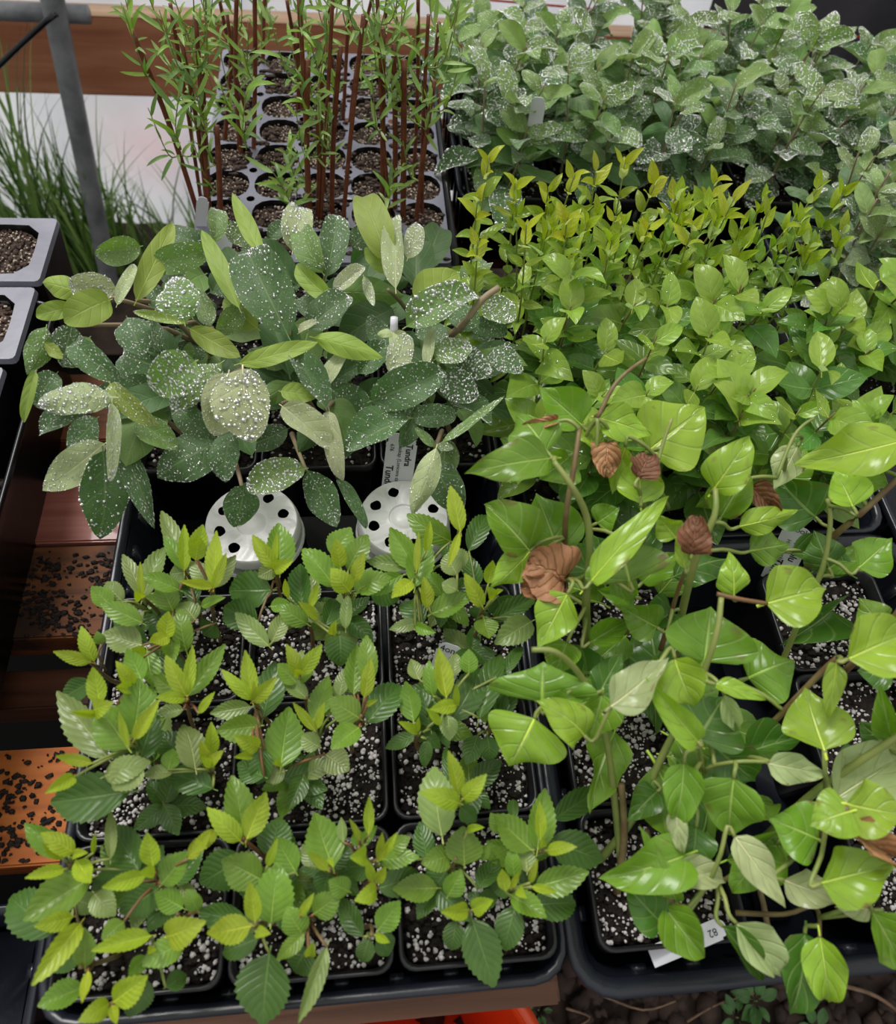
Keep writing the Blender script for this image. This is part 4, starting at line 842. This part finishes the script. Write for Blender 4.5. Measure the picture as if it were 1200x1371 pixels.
for s in BL:
    bx, by, tx, ty, wpx, cc, hb, ht = num(s); cc = int(cc); b = W(bx, by, hb*.01)
    kd = 'dead' if cc >= 5 else 'big'; PB.append((b, W(tx, ty, ht*.01), own(W(bx, by, .02))))
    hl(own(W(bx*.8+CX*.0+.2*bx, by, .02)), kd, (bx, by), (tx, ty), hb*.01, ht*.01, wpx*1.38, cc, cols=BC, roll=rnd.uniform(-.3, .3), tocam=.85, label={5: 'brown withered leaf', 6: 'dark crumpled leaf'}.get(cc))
ST = [("790,930,-1.2 787,860,4 785,800,8 790,740,11 785,690,13 765,650,15 742,618,15.5", 13, 8, 'stem_green'), ("757,790,5 757,700,11 768,630,13.5 776,575,14.5", 9, 7, 'stem_brown'),
("832,1160,0 822,1060,4 812,990,6.5 798,940,8.5 770,895,11 742,872,12.5 712,870,12.5", 11, 8, 'stem_green'), ("826,1195,-1.2 836,1120,2 832,1050,4.5", 12, 10, 'stem_brown'), ("805,1150,-.5 850,1092,3 888,1010,6 928,932,9 958,855,12 966,800,13", 12, 8, 'stem_green'),
("985,1160,1.5 1080,1070,6 1150,1020,8.5 1230,968,11", 13, 10, 'stem_green'), ("985,1020,3 1050,952,8 1100,900,11 1122,880,12", 9, 8, 'stem_brown'), ("1040,905,1 1075,820,6 1102,760,9 1112,700,11 1108,668,12", 9, 6, 'stem_green'),
("1050,800,3 1110,725,8 1150,690,10.5 1215,630,13", 11, 8, 'stem_brown'), ("900,880,3 918,800,8 935,740,11 957,690,13 958,655,13.5", 12, 8, 'stem_green'), ("860,760,6 864,690,10 858,664,12", 8, 6, 'stem_green'), ("895,680,9 880,640,12 886,600,13 900,560,14", 7, 5, 'stem_green'),
("985,1222,3 1050,1224,4 1092,1214,5 1098,1256,6", 8, 5, 'stem_brown'), ("1020,1180,3 1105,1112,8 1134,1082,11", 12, 8, 'stem_brown'), ("912,1130,2 925,1070,5 942,1032,7 985,1020,9 1030,1020,9", 7, 5, 'stem_green'), ("942,1032,7 934,990,10 920,960,11", 6, 5, 'stem_green'),
("960,795,12.5 990,802,12.5 1027,808,12", 7, 6, 'stem_red'), ("885,870,5 905,800,9 925,745,13.5", 8, 5, 'stem_red'), ("840,850,5 838,760,9 830,720,11", 7, 5, 'stem_brown'), ("818,946,11 835,930,11.5 870,905,12", 8, 7, 'stem_green'), ("1104,1004,10 1106,1060,8", 7, 7, 'stem_green'),
("900,1210,2 880,1160,3 866,1110,4", 9, 7, 'stem_brown'), ("785,770,9 770,776,10 757,776,10", 6, 5, 'stem_green'), ("1028,1240,1 1010,1180,3 950,1180,6", 9, 6, 'stem_brown'), ("1040,640,12 1060,590,13 1075,570,13.5 1090,560,13.5", 6, 4, 'stem_green'), ("800,560,14 820,520,15 840,498,15.5 865,480,15.5", 7, 5, 'stem_brown'), ("1130,900,4 1180,850,8 1215,800,11", 10, 8, 'stem_brown')]
for s, w0, w1, m_ in ST:
    P_ = [tuple(num(a)) for a in s.split()]; pts = [W(u, v, h*.01) for u, v, h in P_]; k = mpp(pts[0])
    stem(own(pts[0]), pts, w0*k*.46, w1*mpp(pts[-1])*.46, M[m_], 10, sm=4); SS.extend(catmull(pts, 5))
for b, t, e in PB:
    s = min(SS, key=lambda q: (q-b).length); d = (s-b).length
    if .004 < d < .055:
        b2 = b+(b-t).normalized()*min(.006, d*.4); mb = MB(); mb.tube([b, b2, (b2+s)/2+Vector((0, 0, d*.12)), s], .0010, .0013, 6, 3); mb.obj('petiole', M['stem_green'], e)
for (r_, c_), e in BP.items():
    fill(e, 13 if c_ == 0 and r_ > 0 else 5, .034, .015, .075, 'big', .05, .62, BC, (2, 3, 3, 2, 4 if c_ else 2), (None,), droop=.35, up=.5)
# ------------------------------------------------------------------ leafy shoots on stems
def shoot(e, root, top, kind, n, L, wr, young, old, drops, rad=.0011, smat='stem_green', t0=.3, lean=.6, tipup=.9, var=None, tocam=.35, bend=.006, offc=None):
    root = Vector(root); top = Vector(top)
    mid = root.lerp(top, .5)+Vector((rnd.uniform(-bend, bend), rnd.uniform(-bend, bend), 0)); P_ = catmull([root, mid, top], 5)
    mb = MB(); mb.tube(P_, rad, rad*.5, 5, 1); mb.obj('stem', M[smat], e)
    a = rnd.uniform(0, 6)
    for i in range(n):
        t = t0+(1-t0)*((i//2*2)/(max(1, n-1)))**.9; t = min(t, 1); k = t*(len(P_)-1); q = min(int(k), len(P_)-2); b = P_[q].lerp(P_[q+1], k-q); d = (P_[q+1]-P_[q]).normalized()
        a += PI if i % 2 else PI/2+rnd.uniform(-.4, .4); up = tipup*t**2+rnd.uniform(-.35, .2)
        rad_ = (Vector((math.cos(a), math.sin(a), 0))-d*0).normalized(); dr = (rad_*lean+d*up+Vector((0, 0, -.25*(1-t)))).normalized()
        l = L*(1.05-.45*t)*rnd.uniform(.75, 1.2)
        y_ = t > .8; c0 = young if y_ else old
        if not y_: c0 = tuple(x+(y-x)*max(0, t-.5)*rnd.random() for x, y in zip(old, young))
        leaf(e, kind, b+rad_*.001, b+dr*l, l*wr*rnd.uniform(.85, 1.2), rnd.uniform(-.4, .4), c0, drops=(rnd.choice(drops) if drops else None), tocam=tocam)
# yellow-tipped and green leafy shrubs
YY, YG, YD = (.33, .44, .035), (.20, .34, .04), (.09, .20, .03)
YP = {}
k = 0
def pl(a): return ['nearest', 'second', 'third', 'fourth', 'fifth'][a]
for r_ in range(3):
    for c_ in range(3):
        x = .161+.0905*c_; y = .314+.077*r_+ .0
        YP[r_, c_] = e = pot(x, y, ('pot of yellow-tipped leafy shrub, %s row of its tray, %s' if r_ == 2 else 'pot of glossy ovate-leaf shrub, %s row of its tray, %s') % (pl(r_), ['next to the downy clump', 'in the middle', 'away from the downy clump'][c_]), group='leafy shrubs in the middle tray', pv=3)
        for s in range(11 if r_ == 2 else 9):
            rx, ry = x+rnd.uniform(-.033, .033), y+rnd.uniform(-.028, .028); hgt = rnd.uniform(.075, .125) if r_ < 2 else rnd.uniform(.09, .145)
            tp2 = (rx+rnd.uniform(-.02, .02), ry+rnd.uniform(-.012, .022), RZ+hgt)
            if r_ == 2: shoot(e, (rx, ry, RZ-.015), tp2, 'ovate', 14, .026, .40, YY, YG, None, tipup=1.5, lean=.7, smat='stem_green', rad=.001)
            else: shoot(e, (rx, ry, RZ-.015), tp2, 'ovate', 10, .044, .60, (.28, .42, .06), YG if rnd.random() < .4 else YD, (None, None, None, 0), tipup=.6, lean=1.0, smat='stem_brown' if rnd.random() < .6 else 'stem_green', rad=.0012)
# extra yellow shoots standing up along the rear edge of that tray
for (u, v) in ((655, 210), (640, 262), (690, 245), (735, 250), (770, 232), (800, 222), (838, 212), (880, 240), (905, 262), (960, 240), (985, 262), (705, 300), (760, 290), (825, 290), (640, 322), (870, 300), (930, 300)):
    p = W(u, v, rnd.uniform(.12, .15)); rt = Vector((p.x+rnd.uniform(-.01, .01), min(max(p.y, .43), .505), RZ-.015)); e = nearest(YP, rt)
    shoot(e, rt, p, 'ovate', 16, .028, .42, (.40, .45, .03), (.24, .36, .04), None, tipup=1.2, lean=.9, t0=.2)
GP = {}
for r_ in range(6):
    for c_ in range(3):
        x = .465+.0905*c_; y = .202+.077*r_
        if px(Vector((x-.05, y, RZ+.08)))[0] > 1230: continue
        e = GP[r_, c_] = pot(x, y, 'pot of %s in the outer tray, row %s, column %s' % ('broad glossy-leaf shrub' if r_ < 4 else 'dew-wet leafy shrub', ['one', 'two', 'three', 'four', 'five', 'six'][r_], ['beside the middle tray', 'centre', 'outermost'][c_]), group='shrubs in the outer tray', pv=3)
        for s in range(8):
            rx, ry = x+rnd.uniform(-.033, .033), y+rnd.uniform(-.028, .028); hgt = rnd.uniform(.06, .12)
            if r_ < 4: shoot(e, (rx, ry, RZ-.015), (rx+rnd.uniform(-.03, .02), ry+rnd.uniform(-.02, .02), RZ+hgt), 'ovate', 9, .052, .62, (.26, .40, .06), rnd.choice([YG, YD, YD, YD, (.18, .27, .09)]), None, tipup=.5, lean=1.0, smat='stem_brown', rad=.0015)
            else: shoot(e, (rx, ry, RZ-.015), (rx+rnd.uniform(-.03, .02), ry+rnd.uniform(-.02, .02), RZ+hgt), 'dew', 9, .040, .48, (.22, .32, .1), rnd.choice([(.10, .20, .06), (.07, .15, .06), (.2, .28, .12)]), (0, 2, 1, None), tipup=.7, lean=1.0, smat='stem_grey', rad=.0015)
# dew-covered shrubs at the back
n_ = 0
for r_ in range(4):
    for c_ in range(9):
        x = .152+.0935*c_; y = .708+.068*r_-.008
        if c_ >= 3: x += .012
        u_, v_ = px(Vector((x-.07, y, RZ+.1)))
        if u_ > 1215 or (r_ == 3 and c_ >= 4): continue
        e = pot(x, y, 'dew-covered shrub of the back trays, %s row, %s' % (['front', 'second', 'third', 'rear'][r_], 'place %s from the canes' % ['one', 'two', 'three', 'four', 'five', 'six', 'seven', 'eight', 'nine'][c_]), group='dew-covered shrubs at the back', pv=3)
        for s in range(5):
            rx, ry = x+rnd.uniform(-.035, .035), y+rnd.uniform(-.028, .028); hgt = rnd.uniform(.05, .11)*(1 if r_ < 2 else .92)
            shoot(e, (rx, ry, RZ-.015), (rx+rnd.uniform(-.025, .025), ry+rnd.uniform(-.025, .02), RZ+hgt), 'dew', 8, .054, .5, (.19, .31, .07), rnd.choice([(.085, .20, .04), (.13, .26, .05), (.05, .13, .03), (.07, .17, .035)]), (0, 1, 1, 0, None), tipup=.7, lean=1.0, smat='stem_grey', rad=.0014)
# ------------------------------------------------------------------ willow canes and shoots
def vert(X, Y, u, v):
    best = None
    for k in range(5, 60):
        h = k*.01; p = W(u, v, h); d = (p.x-X)**2+(p.y-Y)**2*.5
        if best is None or d < best[0]: best = (d, p)
    return best[1]
SK = [[(262, 272, 176, 40, 7), (276, 285, 243, 55, 6), (279, 286, 262, 20, 6), (292, 296, 290, 168, 8), (277, 255, 270, 75, 6), (268, 268, 228, 5, 5)],
 [(297, 187, 312, 30, 6), (322, 205, 317, -10, 6), (337, 206, 341, -20, 6), (333, 160, 293, -5, 5), (350, 92, 357, -30, 6), (318, 200, 304, 20, 5)],
 [(415, 296, 412, 80, 8), (424, 290, 425, 150, 7), (434, 256, 432, 55, 6), (443, 288, 456, 62, 7), (457, 302, 487, 20, 6), (411, 290, 400, -10, 6), (428, 292, 446, -10, 5)],
 [(458, 165, 468, -20, 5), (452, 160, 440, -10, 5), (466, 168, 500, -10, 5)],
 [(512, 282, 513, 38, 7), (529, 286, 527, 58, 7), (540, 291, 541, 80, 8), (523, 284, 505, -15, 5)],
 [(556, 297, 582, 108, 6), (560, 242, 588, 30, 5), (553, 250, 560, -10, 5), (566, 290, 574, 20, 5)],
 [(398, 150, 402, -20, 5), (405, 152, 384, 0, 5), (512, 130, 520, -30, 5)]]
WN = ['at the near left corner of the cane tray', 'along the left side of the cane tray', 'in the middle of the near edge, thickest bundle', 'behind the thickest bundle', 'right of the thickest bundle on the near edge', 'at the right edge of the cane tray', 'thin ones at the back of the cane tray']
WL = [(.20, .34, .08), (.14, .26, .06), (.30, .44, .12), (.22, .36, .05)]
def willow_leaves(e, P_, n, L0):
    a = rnd.uniform(0, 6)
    for i in range(n):
        t = .12+.88*i/n; k = t*(len(P_)-1); q = min(int(k), len(P_)-2); b = P_[q].lerp(P_[q+1], k-q); d = (P_[q+1]-P_[q]).normalized()
        a += 2.4; r = d.orthogonal().normalized(); r = Matrix.Rotation(a, 3, d) @ r
        dr = (r*rnd.uniform(.5, 1.0)+d*rnd.uniform(.3, .9)+Vector((0, 0, rnd.uniform(-.2, .2)))).normalized(); l = L0*rnd.uniform(.6, 1.25)
        leaf(e, 'willow', b, b+dr*l, l*.16, 0, rnd.choice(WL), tocam=.5)
for g_, (ss, nm) in enumerate(zip(SK, WN)):
    b0_ = W(ss[0][0], ss[0][1], -.008); e = thing('willow_plant', tuple(b0_), 'red-brown willow canes with narrow leaves, '+nm, 'willow', 'willow canes in the cell tray')
    for (u, v, u2, v2, wp) in ss:
        b = W(u, v, -.008); tpt = vert(b.x, b.y, u2, v2)
        mb = MB(); r = wp*mpp(b)*.5; m0 = b.lerp(tpt, .5)+Vector((rnd.uniform(-.003, .003), rnd.uniform(-.003, .003), 0)); mb.tube([b-Vector((0, 0, .012)), m0, tpt], r, r*.85, 9, 5); mb.obj('cane', M['cane'], e)
        P0_ = catmull([b, m0, tpt], 6); Lc = (tpt-b).length
        for k in range(3 if g_ not in (3, 6) else 2):
            t = rnd.choice((.35, .55, .65, .75, .85, .92, .97))*1.0; q = min(int(t*12), 11); s0 = P0_[q]
            a = rnd.uniform(0, 6); dr = Vector((math.cos(a)*.45, math.sin(a)*.45, 1)).normalized(); l = rnd.uniform(.03, .085)
            Q = [s0, s0+Vector((math.cos(a), math.sin(a), .6))*l*.25, s0+dr*l]; Q = catmull(Q, 4)
            mb = MB(); mb.tube(Q, .0008, .0004, 4, 1); mb.obj('shoot', M['stem_green'], e); willow_leaves(e, Q, 8, .020)
for (u, v) in ((385, 262), (395, 240), (520, 262), (270, 150), (250, 120), (235, 170), (175, 30), (325, 170)):
    b = W(u, v, .02 if v > 200 else .10); e = min([o_ for o_ in C.objects if o_.name.startswith('willow_plant')], key=lambda o_: (ORG[o_.name][0]-b.x)**2+(ORG[o_.name][1]-b.y)**2)
    Q = catmull([b-Vector((0, 0, .02)), b, b+Vector((rnd.uniform(-.02, .02), .0, .03))], 4); mb = MB(); mb.tube(Q, .0008, .0004, 4, 1); mb.obj('shoot', M['stem_green'], e); willow_leaves(e, Q, 12, .026)
# ------------------------------------------------------------------ grass behind the left trays
GM = {}
def grass(c, n, hmin, hmax, spread, label, rx=.06):
    e = thing('grass_tuft', tuple(c), label, 'grass'); 
    for half, colr in ((0, (.20, .36, .07, 1)), (1, (.30, .48, .12, 1)), (2, (.10, .2, .05, 1))):
        mb = MB()
        for i in range(n//3):
            a = rnd.uniform(0, 2*PI); b = c+Vector((rnd.uniform(-rx, rx), rnd.uniform(-.05, .05), 0)); L = rnd.uniform(hmin, hmax); d = Vector((math.cos(a), math.sin(a)*.5, 0)); s = rnd.uniform(.1, spread); wd = rnd.uniform(.0018, .0042)
            side = Vector((-math.sin(a), math.cos(a), 0)); side = (side+Vector((rnd.uniform(-.5, .5), 0, 0))).normalized(); n0 = len(mb.v); K_ = 8
            for k in range(K_+1):
                t = k/K_; p = b+Vector((0, 0, L*(t-.35*s*t*t)))+d*(L*s*t*t*.8); ww = wd*(1-t**2)+.0001
                mb.v += [p-side*ww+Vector((0, 0, .0)), p+side*ww]
            for k in range(K_): q = n0+2*k; mb.f.append((q, q+1, q+3, q+2))
        ob = mb.obj('blades', M['grass'], e, True, 'stuff'); ob.color = colr
for k, (u, h, n, hm, sp_, lb) in enumerate(((-30, 0, 60, .62, .5, 'tall green grass tuft at the far left behind the cell sheets'), (45, 0, 60, .60, .6, 'tall grass tuft left of the hoop pipe'), (105, 0, 60, .42, .8, 'grass tuft around the foot of the hoop pipe'), (190, 0, 36, .30, .8, 'short grass tuft right of the hoop pipe'), (250, 0, 24, .26, .7, 'low grass tuft beside the cane tray'))):
    p = W(u, 385, -RZ); p.z = 0; p.y = 1.22+.02*k; q = WY(u, 330, p.y); p.x = q.x; grass(p, n, hm*.5, hm, sp_, lb)
# grass seen low between cell sheets and shrubs
for k, (u, v) in enumerate(((90, 345), (120, 320))):
    p = W(u, v, -RZ+.02); p.z = 0; grass(p, 45, .12, .3, .8, ['low grass tuft in the gap behind the front downy clump', 'second low tuft in that gap, nearer the pipe'][k])
